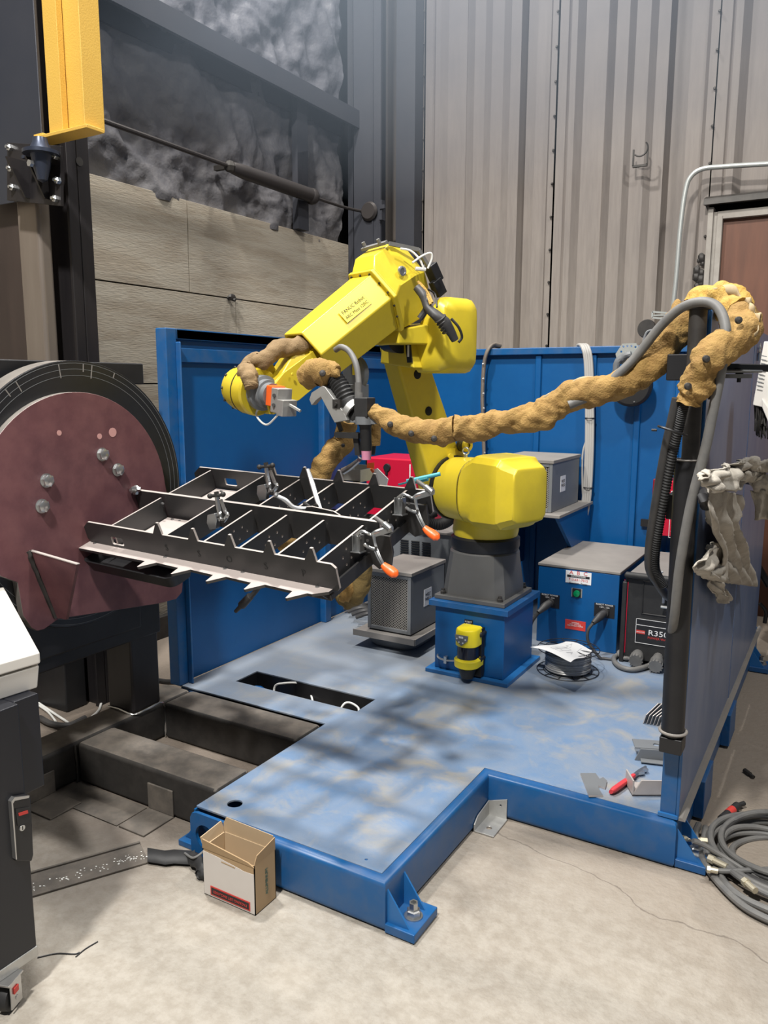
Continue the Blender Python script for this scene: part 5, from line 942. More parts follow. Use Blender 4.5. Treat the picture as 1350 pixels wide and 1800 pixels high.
pp = [at(a, b, 'y', c) for a, b, c, d in path]; rrs = [d for a, b, c, d in path]
k1, k2 = 5, 18
m = MB(); m.tube(pp[:k1+1], rrs[:k1+1], 40, 20, wr=.12, seed=1); build('sleeve_section', m, leath, t, smooth=60, disp=(.018, .085))
m = MB(); m.tube(pp[k1:k2], rrs[k1:k2], 44, 22, wr=.17, seed=11); build('sleeve_section', m, leath, t, smooth=60, disp=(.018, .085))
m = MB(); m.tube(pp[k2-1:21], rrs[k2-1:21], 40, 22, wr=.2, seed=6); build('sleeve_section', m, leaty, t, smooth=60, disp=(.022, .085))
m = MB(); m.tube(pp[20:], rrs[20:], 40, 20, wr=.17, seed=8); build('sleeve_section', m, leath, t, smooth=60, disp=(.018, .085))
# folded lips along the seam, each one a flap of its own
def lip(pts, wid, seed):
    P_ = crom(pts, 6); ra, rb_ = [], []; m = MB()
    for i_, p in enumerate(P_):
        w1 = wid*(.6+.5*math.sin(i_*.55+seed)); ra.append(p-Z*.012+FW*.006); rb_.append(p+Z*w1-FW*.01*math.sin(i_*.9))
    m.loft([ra, rb_], False, closed=False); o = build('seam_flap', m, leatin, t, smooth=60); q = o.modifiers.new('thick', 'SOLIDIFY'); q.thickness = .003
lip([at(a, b-22, 'y', c-.01) for a, b, c, d in path[9:15]], .013, 1); lip([at(1245, 508, 'y', 2.66), at(1275, 512, 'y', 2.64), at(1305, 520, 'y', 2.6), at(1322, 540, 'y', 2.58)], .02, 4)
lip([at(1318, 545, 'y', 2.56), at(1332, 552, 'y', 2.54), at(1336, 575, 'y', 2.52), at(1325, 590, 'y', 2.5)], .02, 2)
lip([at(1222, 668, 'y', 2.41), at(1232, 650, 'y', 2.41), at(1240, 628, 'y', 2.41), at(1246, 605, 'y', 2.43)], .012, 7)
m = MB()
for px, py, y_ in ((686, 746, 2.375), (763, 771, 2.39), (1241, 631, 2.39), (1209, 679, 2.39), (1298, 563, 2.46), (723, 762, 2.38)): m.lathe([(0, .009), (.009, .007), (.011, 0)], at(px, py, 'y', y_), -FW, 16)
build('snap', m, iron, t)
# dark hoses below the sleeve
t = thing('hose_bundle', 'bundle of black corrugated hose and cable running down the mast to the power source', 'hoses', MY(1150, 1040, 2.7))
m = MB(); m.tube([MY(1190, 700, 2.46), MY(1181, 740, 2.47), MY(1170, 790, 2.5), MY(1159, 850, 2.52), MY(1149, 910, 2.55), MY(1142, 960, 2.58), MY(1142, 1000, 2.62), MY(1156, 1025, 2.66), MY(1170, 1045, 2.7), MY(1180, 1052, 2.75)], .0145, 14, 8); build('black_hose', m, dcab, t)
m = MB(); pts = crom([MY(1205, 700, 2.44), MY(1196, 740, 2.46), MY(1184, 790, 2.49), MY(1172, 850, 2.52), MY(1161, 910, 2.55), MY(1153, 960, 2.58), MY(1152, 1000, 2.62), MY(1166, 1030, 2.66)], 24); m.tube(pts, [.0155 if i_ % 2 else .0125 for i_ in range(len(pts))], 12, 1); build('corrugated_hose', m, rub, t)
m = MB(); c = MY(1182, 757, 2.47); m.ring(c, (.3, .1, 1), .042, .004, 24, 6); m.cyl(c-X*.045, c-X*.06, .004, seg=6); build('cable_tie', m, black, t)
t = thing('grey_power_hose', 'thick grey hose looping over the mast top and hanging down its front', 'hose', MY(1200, 1150, 2.5))
m = MB(); hp = [(1000, 712, 2.52), (1050, 690, 2.55), (1090, 655, 2.56), (1120, 625, 2.57), (1160, 575, 2.56), (1195, 543, 2.54), (1228, 531, 2.52), (1256, 536, 2.50), (1272, 560, 2.48), (1276, 600, 2.46), (1266, 660, 2.46), (1254, 720, 2.46), (1242, 780, 2.46), (1229, 830, 2.46), (1216, 880, 2.46), (1204, 940, 2.46), (1193, 1010, 2.47), (1186, 1080, 2.5), (1180, 1120, 2.56)]
m.tube([at(a, b, 'y', c) for a, b, c in hp], .0145, 14, 8); build('hose', m, cabl, t)
# boom with round plate
t = thing('swing_boom', 'dark round plate and horizontal bar reaching right from the mast', 'boom', MY(1250, 655, 2.6))
m = MB(); p0, p1 = at(1262, 645, 'y', 2.62), at(1385, 648, 'y', 2.75); m.bar(p0, p1, .03, .022); m.cyl(MY(1238, 652, 2.6), MY(1262, 652, 2.6), .02, seg=12); build('bar', m, black, t, bev=.004)
m = MB(); c = at(1292, 646, 'y', 2.64); m.lathe([(0, -.004), (.075, -.004), (.08, 0), (.075, .004), (0, .004)], c-Z*.012, (.05, 0, 1), 32); m.lathe([(0, -.012), (.05, -.012), (.05, 0), (0, 0)], c-Z*.02, Z, 24); build('round_plate', m, gpaint, t)
m = MB(); c = at(1299, 665, 'y', 2.64); m.cyl(c, c+Z*.03, .012, seg=6); m.cyl(c-Z*.012, c, .006, seg=8); build('pivot_bolt', m, black, t)
# white vented box with hanging dark fringe past the right panel
t = thing('brush_holder', 'white vented sheet box with dark bristles hanging at the far right edge', 'brush', at(1340, 700, 'y', 3.1))
def W(px, py, y=3.1): return at(px, py, 'y', y)
m = MB(); q = [W(1343, 600), W(1323, 712), W(1340, 716), W(1390, 716), W(1390, 600)]
m.plate([(p.x, p.z) for p in q], (0, 3.1, 0), X, Z, -.10); m.plate([(p.x, p.z) for p in [W(1340, 716), W(1340, 700), W(1400, 790), W(1400, 860)]], (0, 3.09, 0), X, Z, -.05); bo = build('sheet_box', m, cabw, t, bev=.003)
m = MB()
for k in range(9): a = W(1338-k*1.1, 625+k*6.5, 3.085); m.bar(a, a+X*.018-Z*.004, .003, .002, Y)
build('vent_slots', m, gpaint, bo)
m = MB(); rr = random.Random(8)
for k in range(46):
    px = 1324+rr.random()*34; a = W(px, 708+rr.random()*6, 3.1+rr.random()*.08); b_ = W(px+rr.uniform(-3, 8), 745+rr.random()*28, 3.1+rr.random()*.08); m.bar(a, b_, .004, .003)
o = build('bristles', m, iron, t); o['kind'] = 'stuff'
t = thing('hanging_hook', 'small chrome hook on the top edge at the far end of the right panel', 'hook', at(1336, 620, 'x', DX1+.01))
m = MB(); c = at(1336, 612, 'x', DX1+.012); m.ring(c, X, .018, .004, 16, 6); m.cyl(c+Y*.02, c+Y*.08, .004, seg=8); m.cyl(c-Z*.02, c-Z*.055, .009, seg=8); build('hook', m, zinc, t)
# rags
def ragm(left, right, x0, folds, seed, amp=.02, off=0):
    n = 60; nu = 60; x1 = x0+amp*1.7+.012+off; L_ = crom([at(a, b, 'x', x1) for a, b in left], 8); R2 = crom([at(a, b, 'x', x1) for a, b in right], 8)
    def samp(Pl, t_): q = t_*(len(Pl)-1); k = min(int(q), len(Pl)-2); return Pl[k].lerp(Pl[k+1], q-k)
    rnd = random.Random(seed); ph = [rnd.random()*6 for _ in range(6)]; rings = []
    for i_ in range(n+1):
        v = i_/n; a, b_ = samp(L_, v), samp(R2, v); row = []
        for j in range(nu+1):
            u = j/nu; uu = u+.05*math.sin(v*5+ph[0]); d = amp*(math.sin(uu*folds*6.28+1.3*math.sin(v*4+ph[1])+ph[2])+.5*math.sin(uu*folds*12.9+2.2*math.sin(v*7+ph[3]))+.3*math.sin(v*17+u*9+ph[4]))*(.5+.5*math.sin(math.pi*min(1, v*2+.2)*.5))
            p = a.lerp(b_, u); row.append(p+X*d)
        rings.append(row)
    m = MB(); m.loft(rings, False, closed=False); return m
t = thing('shop_rag', 'crumpled grey-white shop rag hanging on the outer face of the right panel', 'rag', at(1280, 1060, 'x', DX1))
def rb(name, mb, par, m_=None):
    o = build(name, mb, m_ or rag, par, smooth=70, disp=(.012, .06)); s_ = o.modifiers.new('thick', 'SOLIDIFY'); s_.thickness = .004; return o
rb('main_drape', ragm([(1242, 855), (1238, 900), (1248, 930), (1258, 965), (1264, 1000), (1278, 1024)], [(1300, 870), (1302, 900), (1296, 920), (1312, 960), (1320, 1000), (1322, 1030)], DX1+.004, 2.7, 3, .016), t)
rb('top_fold', ragm([(1240, 830), (1236, 846), (1243, 862)], [(1296, 810), (1312, 812), (1300, 862)], DX1+.03, 2.0, 5, .018, .012), t)
q = lambda px, py, o_=.03: at(px, py, 'x', DX1+o_)
rb('twisted_tail', ragm([(1254, 955), (1258, 985), (1260, 1005), (1254, 1022), (1258, 1038), (1270, 1050), (1272, 1062)], [(1268, 955), (1278, 985), (1278, 1010), (1274, 1028), (1278, 1040), (1282, 1048), (1284, 1056)], DX1+.012, 1.3, 14, .012), t)
rb('lower_bunch', ragm([(1250, 960), (1236, 978), (1226, 992), (1228, 1004), (1246, 1016)], [(1256, 962), (1260, 980), (1262, 1000), (1262, 1012), (1260, 1020)], DX1+.006, 1.6, 19, .014), t)
m = MB(); m.tube([q(1238, 862, .03), q(1236, 876, .04), q(1240, 890, .03)], .014, 12, 5, wr=.2); build('support_knob', m, black, t)
t = thing('hanging_glove', 'grey-white cloth draped over a rod at the right edge of the photo', 'cloth', at(1340, 930, 'y', 3.0))
G = lambda px, py, y=2.95: at(px, py, 'y', y)
m = MB(); m.tube([G(1300, 822, 2.85), G(1315, 815, 2.9), G(1330, 825), G(1350, 820), G(1390, 818)], [.02, .03, .026, .03, .03], 40, 16, wr=.10, seed=12, flat=.75); m.tube([G(1306, 838, 2.85), G(1325, 838), G(1345, 850), G(1390, 850)], [.018, .03, .034, .03], 40, 16, wr=.10, seed=13, flat=.75); build('gathered_top', m, rag, t, smooth=70, disp=(.03, .05))
m = MB(); rings = []
for i_ in range(13):
    v = i_/12; rings.append([G(1321+5*math.sin(v*2)+(j/16)*60, 862+52*v+1*math.sin(j), 2.95+.016*math.sin(j*.9+v*3)) for j in range(17)])
m.loft(rings, False, closed=False); rb('hanging_flap', m, t)
t = thing('cross_rod', 'black rod behind the hanging cloths at the right edge', 'rod', G(1330, 845, 2.98))
m = MB(); m.cyl(at(1296, 842, 'x', DX1), G(1420, 862, 3.0), .015, seg=12); build('rod', m, black, t)
# ================================================================ ITEMS ON THE BACK PANEL
def K(px, py, y=4.97): return at(px, py, 'y', y)
t = thing('round_tool_reel', 'round black reel with perforated grey bracket hanging on the back panel', 'reel', K(1110, 716, 4.9))
m = MB(); c = K(1110, 678, 4.9); m.lathe([(0, -.03), (.11, -.03), (.125, -.015), (.125, .015), (.11, .03), (0, .03)], c, Y, 40); rl = build('reel_body', m, lblack, t, bev=.003)
m = MB()
for k in range(6): a_ = k; q = c+V(math.cos(a_)*.1, -.032, math.sin(a_)*.1); m.ball(q, .006, 6)
build('rivets', m, zinc, rl)
m = MB(); P_ = [K(x_, y_, 4.86) for x_, y_ in ((1082, 622), (1094, 604), (1118, 603), (1124, 612), (1112, 640), (1086, 640))]; o_ = V(0, 4.86, 0); hs = []
for px, py in ((1096, 609), (1103, 608), (1110, 608), (1117, 610), (1092, 618)): a = K(px, py, 4.86); hs.append(circ(a.x, a.z, .0065, 8))
m.plate([(p.x, p.z) for p in P_], o_, X, Z, -.006, hs); build('perforated_bracket', m, galv, t)
m = MB(); m.tube([K(1082, 660, 4.85), K(1084, 640, 4.84), K(1094, 628, 4.84), K(1110, 622, 4.84)], .02, 10, 5, wr=.1); m.tube([K(1128, 612, 4.85), K(1136, 585, 4.86), K(1148, 580, 4.87)], .007, 8, 4); build('handle_strap', m, gpaint, t)
m = MB(); m.lathe([(0, -.02), (.05, -.02), (.055, 0), (.05, .03), (0, .03)], K(1137, 578, 4.9), Y, 24); m.bx(K(1150, 560, 4.9).x-.02, K(1150, 560, 4.9).x+.06, 4.9, 4.93, K(1150, 585, 4.9).z-.02, K(1150, 585, 4.9).z+.005); build('top_wheel', m, iron, t)
m = MB(); q = K(1137, 600, 4.9); m.bar((q.x, 4.9, q.z-.05), (q.x, 5.03, q.z-.05), .04, .02); m.bar((q.x, 4.90, q.z-.20), (q.x, 4.90, q.z+.06), .04, .01, Y); build('wall_hanger', m, iron, t)
t = thing('red_wire_feeder', 'red and dark feeder box with white lettering mounted on the back panel', 'feeder', K(1175, 945, 4.9))
y0 = 4.88; a, b_ = at(1148, 842, 'y', y0), at(1156, 940, 'y', y0); xr = at(1235, 850, 'y', y0).x
m = MB(); m.bx(a.x-.0, xr, y0, 5.02, b_.z, a.z); build('case', m, mat('dark_red_side', (.20, .006, .02), .4), t, bev=.004)
m = MB(); c0 = at(1160, 850, 'y', y0-.006); m.hull8([(a.x+.06, y0-.012, b_.z+.0), (xr, y0-.012, b_.z), (xr, y0, b_.z), (a.x+.03, y0, b_.z), (a.x+.07, y0-.012, a.z-.01), (xr, y0-.012, a.z-.01), (xr, y0, a.z), (a.x+.06, y0, a.z)]); fr = build('front_cover', m, redm, t, bev=.002)
c = at(1187, 905, 'y', y0-.013); text('lettering', 'LINCOLN', .055, (c.x, y0-.013, c.z), Z, -X, lwhite, fr, sx=.9)
m = MB(); q = .0035; hw, hh = .03, .14
for s_ in (-1, 1): m.bx(c.x-hw+(s_+1)*hw-q/2, c.x-hw+(s_+1)*hw+q/2, y0-.014, y0-.012, c.z-hh, c.z+hh); m.bx(c.x-hw, c.x+hw, y0-.014, y0-.012, c.z+s_*hh-q/2, c.z+s_*hh+q/2)
build('logo_frame', m, lwhite, fr); c = at(1170, 893, 'y', y0-.013); text('lettering', 'AD', .03, (c.x, y0-.013, c.z), Z, -X, lwhite, fr)
t = thing('pale_cable_bundle', 'bundle of pale grey cables hanging over the back panel right of the upper cooler', 'cables', K(1015, 950, 4.95))
m = MB()
for i_, (dx, c_) in enumerate(((0, 0), (4, 0), (8, 0), (-3, 0))):
    m.tube([K(1016+dx, 613, 5.08), K(1020+dx, 606, 5.06), K(1027+dx, 612, 4.98), K(1032+dx, 640), K(1034+dx, 720), K(1033+dx, 800), K(1028+dx, 880), K(1018+dx*.8, 930), K(1010+dx*.6, 955)], .010, 8, 7)
m.tube([K(1032, 770), K(1024, 800), K(1024, 860), K(1027, 890)], .006, 8, 6); build('cables', m, mat('pale_cable', (.40, .39, .37), .6), t)
m = MB()
for py, px in ((735, 1037), (857, 1034)): m.ring(K(px, py), Z, .028, .004, 14, 5)
build('cable_ties', m, black, t)
t = thing('strap_with_snaps', 'long grey-brown snap sleeve hanging over the back panel behind the robot', 'strap', K(852, 810, 4.95))
m = MB(); m.tube([K(880, 609, 5.08), K(868, 607, 5.04), K(858, 615, 4.97), K(851, 640), K(848, 700), K(850, 760), K(851, 820)], [.02, .024, .024, .026, .026, .026, .022], 14, 8, flat=.5, wr=.08); build('sleeve', m, mat('grey_leather', (.20, .17, .14), .8, 0, (.13, .11, .09), 10, .6, .4), t, smooth=60)
m = MB()
for k in range(7): q = K(849+(.5*k), 640+k*26, 4.93); m.lathe([(0, .006), (.007, .005), (.008, 0)], q, -FW, 10)
build('snap', m, zinc, t)
# dark hose bundle on the louvered unit and under the robot
t = thing('coiled_black_hose', 'black corrugated hose curled on top of the louvered power unit', 'hose', at(760, 915, 'y', 4.2))
pts = crom([at(742, 900, 'y', 4.0), at(752, 916, 'y', 4.0), at(770, 922, 'y', 4.02), at(788, 915, 'y', 4.1), at(796, 900, 'y', 4.15)], 14); m = MB(); m.tube(pts, [.035 if i_ % 2 else .028 for i_ in range(len(pts))], 14, 1); m.tube([at(735, 890, 'y', 3.98), at(745, 908, 'y', 4.0), at(765, 900, 'y', 4.05)], .03, 12, 5); build('hose', m, rub, t)
# leather sleeve beneath the right end of the fixture
t = thing('olive_leather_sleeve', 'dark olive leather sleeve bunched under the right end of the fixture', 'hose sleeve', at(620, 1055, 'y', 2.5))
Q_ = lambda px, py, y=2.52: at(px, py, 'y', y)
m = MB(); m.tube([Q_(642, 972), Q_(640, 990), Q_(636, 1015), Q_(632, 1035), Q_(620, 1050), Q_(606, 1052), Q_(598, 1035, 2.55)], [.03, .036, .038, .040, .040, .034, .028], 32, 14, wr=.10, seed=21); build('leather', m, leatd, t, smooth=60, disp=(.014, .06))
m = MB(); m.tube([Q_(604, 1020, 2.5), Q_(612, 1030, 2.49), Q_(608, 1045, 2.48), Q_(600, 1055, 2.48)], [.02, .028, .028, .014], 14, 6, wr=.25, seed=22); m.tube([Q_(498, 965, 2.62), Q_(508, 952, 2.62), Q_(522, 940, 2.64)], .03, 14, 5, wr=.15); build('inner_fold', m, leath, t, smooth=60)
t = thing('ground_cable', 'black cable with a sleeve end hanging below the fixture frame', 'cable', at(415, 1075, 'y', 2.5))
m = MB(); m.tube([at(462, 1020, 'y', 2.42), at(452, 1036, 'y', 2.42), at(440, 1050, 'y', 2.42), at(432, 1056, 'y', 2.42)], .011, 10, 6); m.tube([at(440, 1048, 'y', 2.42), at(425, 1064, 'y', 2.42)], [.016, .018], 12, 1); m.cyl(at(425, 1064, 'y', 2.42), at(414, 1075, 'y', 2.42), .011, .008, seg=10); build('cable', m, dcab, t)
t = thing('floor_hose_pile', 'tangle of dark hoses on the deck behind the low grey cooler', 'hoses', at(620, 1080, 'z', P))
m = MB(); rr = random.Random(5)
for k in range(5):
    a = at(598+k*7, 1065+k*5, 'z', P+.02+.01*k); m.tube([a, a+V(.08, .03, .03), a+V(.14, .12, .0), a+V(.12, .30, .05)], .013, 8, 5)
build('hoses', m, dcab, t)
# ================================================================ LOOSE PARTS ON THE DECK
D = .1705
def dz(px, py, z=D): return at(px, py, 'z', z)
t = thing('notched_plate', 'flat dark steel plate with a notched tongue on the deck front edge', 'plate', dz(1042, 1385))
P_ = [dz(*q) for q in ((1020, 1362), (1047, 1362), (1054, 1372), (1060, 1369), (1067, 1375), (1064, 1388), (1052, 1384), (1053, 1390), (1060, 1401), (1035, 1401))]
m = MB(); m.plate([(p.x, p.y) for p in P_], (0, 0, D), X, Y, .007, mi=0, me=1); build('plate', m, [gpaint, cut], t)
t = thing('red_handled_scraper', 'tool with a worn red grip lying on the deck near the right post', 'tool', dz(1090, 1380))
a, b_ = dz(1074, 1392, D+.014), dz(1113, 1364, D+.014); m = MB(); m.tube([a, a.lerp(b_, .15), a.lerp(b_, .5), b_], [.010, .016, .016, .013], 14, 5, flat=.7); build('grip', m, redw, t)
c = dz(1135, 1348, D+.014); m = MB(); m.tube([b_, b_.lerp(c, .5), c], [.007, .008, .005], 8, 4); m.bar(b_.lerp(c, .3), b_.lerp(c, .3)+V(.02, .02, 0), .012, .01); m.bar(b_.lerp(c, .6), b_.lerp(c, .6)+V(.02, .02, 0), .012, .01); build('jaw', m, zinc, t)
def ubr(name, label, o, ax, ay, L_, W_, H_, mt, hole=True):
    t = thing(name, label, 'bracket', o); ax, ay = Vector(ax).normalized(), Vector(ay).normalized(); az = ax.cross(ay)
    m = MB(); h = [circ(L_*.5, W_*.5, .012, 14)] if hole else []; m.plate([(0, 0), (L_, 0), (L_, W_), (0, W_)], o, ax, ay, .006, h); m.plate([(0, 0), (L_, 0), (L_-.03, H_), (.03, H_)], Vector(o)+az*.0, ax, az, -.006, [circ(L_*.75, H_*.6, .005, 8)]); m.plate([(0, 0), (W_, 0), (W_, H_), (0, H_)], Vector(o), ay, az, .006); build('folded_plate', m, mt, t, bev=.0015); return t
o = dz(1118, 1398, D); ubr('channel_bracket', 'bare pale steel U bracket with a hole standing beside the blue post', V(o.x-.01, o.y-.015, D+.004), (.86, .5, 0), (-.5, .86, 0), .16, .085, .055, cut)
t = thing('channel_bracket', 'grey bent bracket with a hole leaning behind the pale U bracket', 'bracket', dz(1140, 1345))
a = dz(1115, 1335, D); m = MB(); u1, u2 = V(.93, .37, 0), V(-.37, .93, 0)
m.plate([(0, 0), (.13, 0), (.13, .075), (0, .075)], a+Z*.045, u1, u2, .006, [circ(.085, .035, .012, 12)]); m.plate([(0, 0), (.13, 0), (.10, .048), (.02, .048)], a-Z*.0, u1, Z, .006); m.bar(a+u1*.02+u2*-.02+Z*.008, a+u1*.12+u2*-.03+Z*.008, .03, .005); build('folded_plate', m, gpaint, t, bev=.0015)
for k in range(9):
    a = dz(1130+k*4.2, 1272-k*0.2+k*.8, D); m = MB(); hgt = .085 if k < 2 else .07
    m.plate([(0, 0), (.08, -.0), (.095, .02), (.09, hgt), (.05, hgt+.01), (0, .045)], a+V(k*.004, 0, .002), V(.55, .83, 0), V(.25, -.12, .95).normalized(), .003, mi=0, me=1)
    lb = ['leftmost dark angled blank leaning in the stack behind the mast foot', 'second dark angled blank in the stack behind the mast foot'][k] if k < 2 else '%s from the left in the leaning row of grey steel blanks behind the mast foot' % ['third', 'fourth', 'fifth', 'sixth', 'seventh', 'eighth', 'ninth'][k-2]
    o = single('steel_blank', m, [gpaint, cut], lb, 'steel blank', a, 'steel blanks leaning behind the mast', smooth=0)
t = thing('angle_bracket', 'pale steel angle bracket on the floor in the inner corner of the platform', 'bracket', (-1.05, 2.5, 0))
m = MB(); m.plate([(0, 0), (.078, 0), (.078, .135), (0, .135)], (FX1+.002, 2.437, .001), X, Y, .006, [circ(.042, .045, .010, 14)]); m.plate([(0, 0), (.075, 0), (.075, .085), (0, .06)], (FX1+.002, 2.573, 0), X, Z, .006, [circ(.05, .055, .004, 8)]); m.plate([(0, 0), (.135, 0), (.135, .062), (.03, .05), (0, .03)], (FX1+.002, 2.437, 0), Y, Z, .005); build('folded_plate', m, alu, t, bev=.0015)
# ================================================================ FLOOR ITEMS
t = thing('cardboard_box', 'small open cardboard box with a packing list label at the platform corner', 'box', (-1.55, 1.74, 0))
x0, x1, y0, y1, h = -1.653, -1.444, 1.677, 1.778, .165
m = MB(); m.bx(x0, x1, y0, y0+.003, .0, h); m.bx(x0, x1, y1-.003, y1, 0, h); m.bx(x0, x0+.003, y0, y1, 0, h); m.bx(x1-.003, x1, y0, y1, 0, h); m.bx(x0, x1, y0, y1, 0, .003); build('carton', m, card, t)
m = MB(); m.plate([(x0, h), (x1, h), (x1, h+.0), (x1-.006, h+.047), (x0+.012, h+.052), (x0, h+.03)], (0, y1-.003, 0), X, Z, -.002); fl_ = build('flap', m, cardin, t)
m = MB(); m.hull8([(x0, y0, h), (x0+.003, y0, h), (x0+.003, y1, h), (x0, y1, h), (x0-.006, y0-.004, h+.03), (x0-.003, y0-.004, h+.03), (x0-.003, y1-.01, h+.038), (x0-.006, y1-.01, h+.038)]); build('flap', m, cardin, t)
m = MB(); m.hull8([(x1-.003, y0, h), (x1, y0, h), (x1, y1, h), (x1-.003, y1, h), (x1+.0, y0+.01, h+.03), (x1+.003, y0+.01, h+.03), (x1+.003, y1-.004, h+.045), (x1, y1-.004, h+.045)]); build('flap', m, card, t)
m = MB(); m.hull8([(x0, y0-.002, h-.005), (x1, y0-.002, h-.005), (x1, y0+.002, h-.005), (x0, y0+.002, h-.005), (x0+.004, y0-.006, h+.028), (x1-.02, y0-.006, h+.008), (x1-.02, y0-.002, h+.008), (x0+.004, y0-.002, h+.028)]); build('flap', m, card, t)
m = MB(); m.bx(x0+.003, x1-.003, y1-.006, y1-.003, .01, h); m.bx(x0+.003, x0+.006, y0+.003, y1-.003, .01, h); m.bx(x1-.006, x1-.003, y0+.003, y1-.003, .01, h); m.bx(x0+.003, x1-.003, y0+.003, y1-.003, .003, .006); build('inner_walls', m, cardin, t)
m = MB(); m.plate([(x0+.002, .004), (x1-.002, .004), (x1-.002, h-.028), (x1-.04, h-.03), (x1-.07, h-.026), (x1-.11, h-.022), (x1-.15, h-.017), (x0+.002, h-.014)], (0, y0, 0), X, Z, .0015); fw_ = build('printed_front', m, cardw, t)
a, b_ = at(370, 1553, 'y', y0-.002), at(440, 1600, 'y', y0-.002); m = MB(); m.bx(a.x, b_.x, y0-.003, y0-.0015, .010, .040); pl_ = build('packing_label', m, redt, t)
m = MB(); m.bx(a.x+.004, b_.x-.004, y0-.0036, y0-.003, .014, .036); build('label_field', m, inkd, pl_); text('lettering', 'PACKING LIST ENCLOSED', .0125, ((a.x+b_.x)/2, y0-.0036, .025), -X, -Z, redt, pl_, sx=.95)
m = MB(); a, b_ = at(389, 1515, 'y', y0-.002), at(413, 1526, 'y', y0-.002); m.bar(a, b_, .003, .001, (0, 1, 0)); build('tear_mark', m, card, fw_)
text('lettering', 'ALUMINUM', .017, (x1+.001, y0+.055, .085), Z, -Y, mat('green_print', (.04, .12, .10), .7), t)
t = thing('angle_iron', 'dusty steel angle iron lying on the floor behind the black cabinet', 'steel angle', (-2.1, 1.55, 0))
a, b_ = V(-1.925, 1.70, 0), V(-2.25, 1.12, 0); d = (b_-a).normalized(); s_ = V(d.y, -d.x, 0)
if s_.x > 0: s_ = -s_
m = MB(); m.bar(a+s_*.065+Z*.004, b_+s_*.065+Z*.004, .13, .007); m.hull8([a+s_*.122+Z*.007, b_+s_*.122+Z*.007, b_+s_*.13+Z*.007, a+s_*.13+Z*.007, a+s_*.122+Z*.014, b_+s_*.122+Z*.014, b_+s_*.131+Z*.014, a+s_*.131+Z*.014]); build('angle', m, irontop, t, bev=.002)
m = MB(); rr = random.Random(6)
for k in range(120): q = a.lerp(b_, rr.random()**1.2)+s_*(.045+rr.gauss(0, .012))+Z*.0085; m.ball(q, rr.uniform(.0012, .003), 4, (1.5, 1.2, .3))
o = build('plaster_splatter', m, wht, t); o['kind'] = 'stuff'
t = thing('floor_pad', 'flat steel foundation plate on the grimy floor under the positioner beams', 'plate', (-2.4, 1.9, 0))
m = MB(); m.plate([(-2.58, 1.94), (-2.05, 1.94), (-2.2, 1.72), (-2.44, 1.71)], (0, 0, .0), X, Y, .003) if 0 else m.bx(-2.585, -2.20, 1.80, 1.945, 0, .004); build('plate', m, irontop, t)
t = thing('black_strap', 'limp black strap lying on the floor left of the cardboard box', 'strap', (-1.86, 1.75, 0))
m = MB(); ps = [dz(258, 1508, .012), dz(285, 1510, .025), dz(310, 1512, .02), dz(335, 1508, .018), dz(352, 1520, .02)]
m.loft([[dz(a, b+o1, zz) for o1, zz in ((-15, .004), (-16, .022), (-6, .03), (4, .02), (9, .012), (9, .003))] for a, b in ((259, 1506), (272, 1508), (290, 1511), (306, 1509), (322, 1510), (338, 1511), (350, 1516))]); m.tube([dz(335, 1503, .03), dz(355, 1528, .03), dz(347, 1540, .01)], [.016, .024, .012], 20, 8, wr=.35, seed=4, flat=.5); build('strap', m, rub, t, smooth=60)
m = MB(); m.tube([dz(325, 1500, .03), dz(340, 1508, .045), dz(358, 1496, .06), dz(368, 1480, .09)], .004, 8, 5); build('wire', m, cabl, t)
t = thing('blue_foot_plate', 'small blue anchor ear at the left front corner of the platform', 'anchor', (-1.86, 1.9, 0))
m = MB(); m.bx(-1.92, -1.842, 1.83, 1.95, 0, .022); m.plate([(0, 0), (-.07, 0), (0, .08)], (-1.842, 1.86, .022), X, Z, .006); build('ear', m, bluet, t, bev=.003)
t = thing('bent_wire', 'bent piece of black wire lying on the floor beside the black cabinet', 'wire', dz(120, 1675, 0))
m = MB(); m.tube([dz(66, 1683, .002), dz(100, 1676, .002), dz(130, 1677, .002), dz(140, 1674, .002)], .0022, 6, 5); m.tube([dz(133, 1682, .002), dz(150, 1668, .002), dz(172, 1655, .002)], .002, 6, 3); build('wire', m, black, t)
t = thing('hose_fitting', 'little dark metal fitting on the floor right of the platform', 'fitting', dz(1315, 1360, 0))
m = MB(); a, b_ = dz(1309, 1354, .01), dz(1325, 1366, .01); m.cyl(a, a.lerp(b_, .6), .010, seg=10); m.cyl(a.lerp(b_, .6), b_, .007, seg=8); build('fitting', m, iron, t)
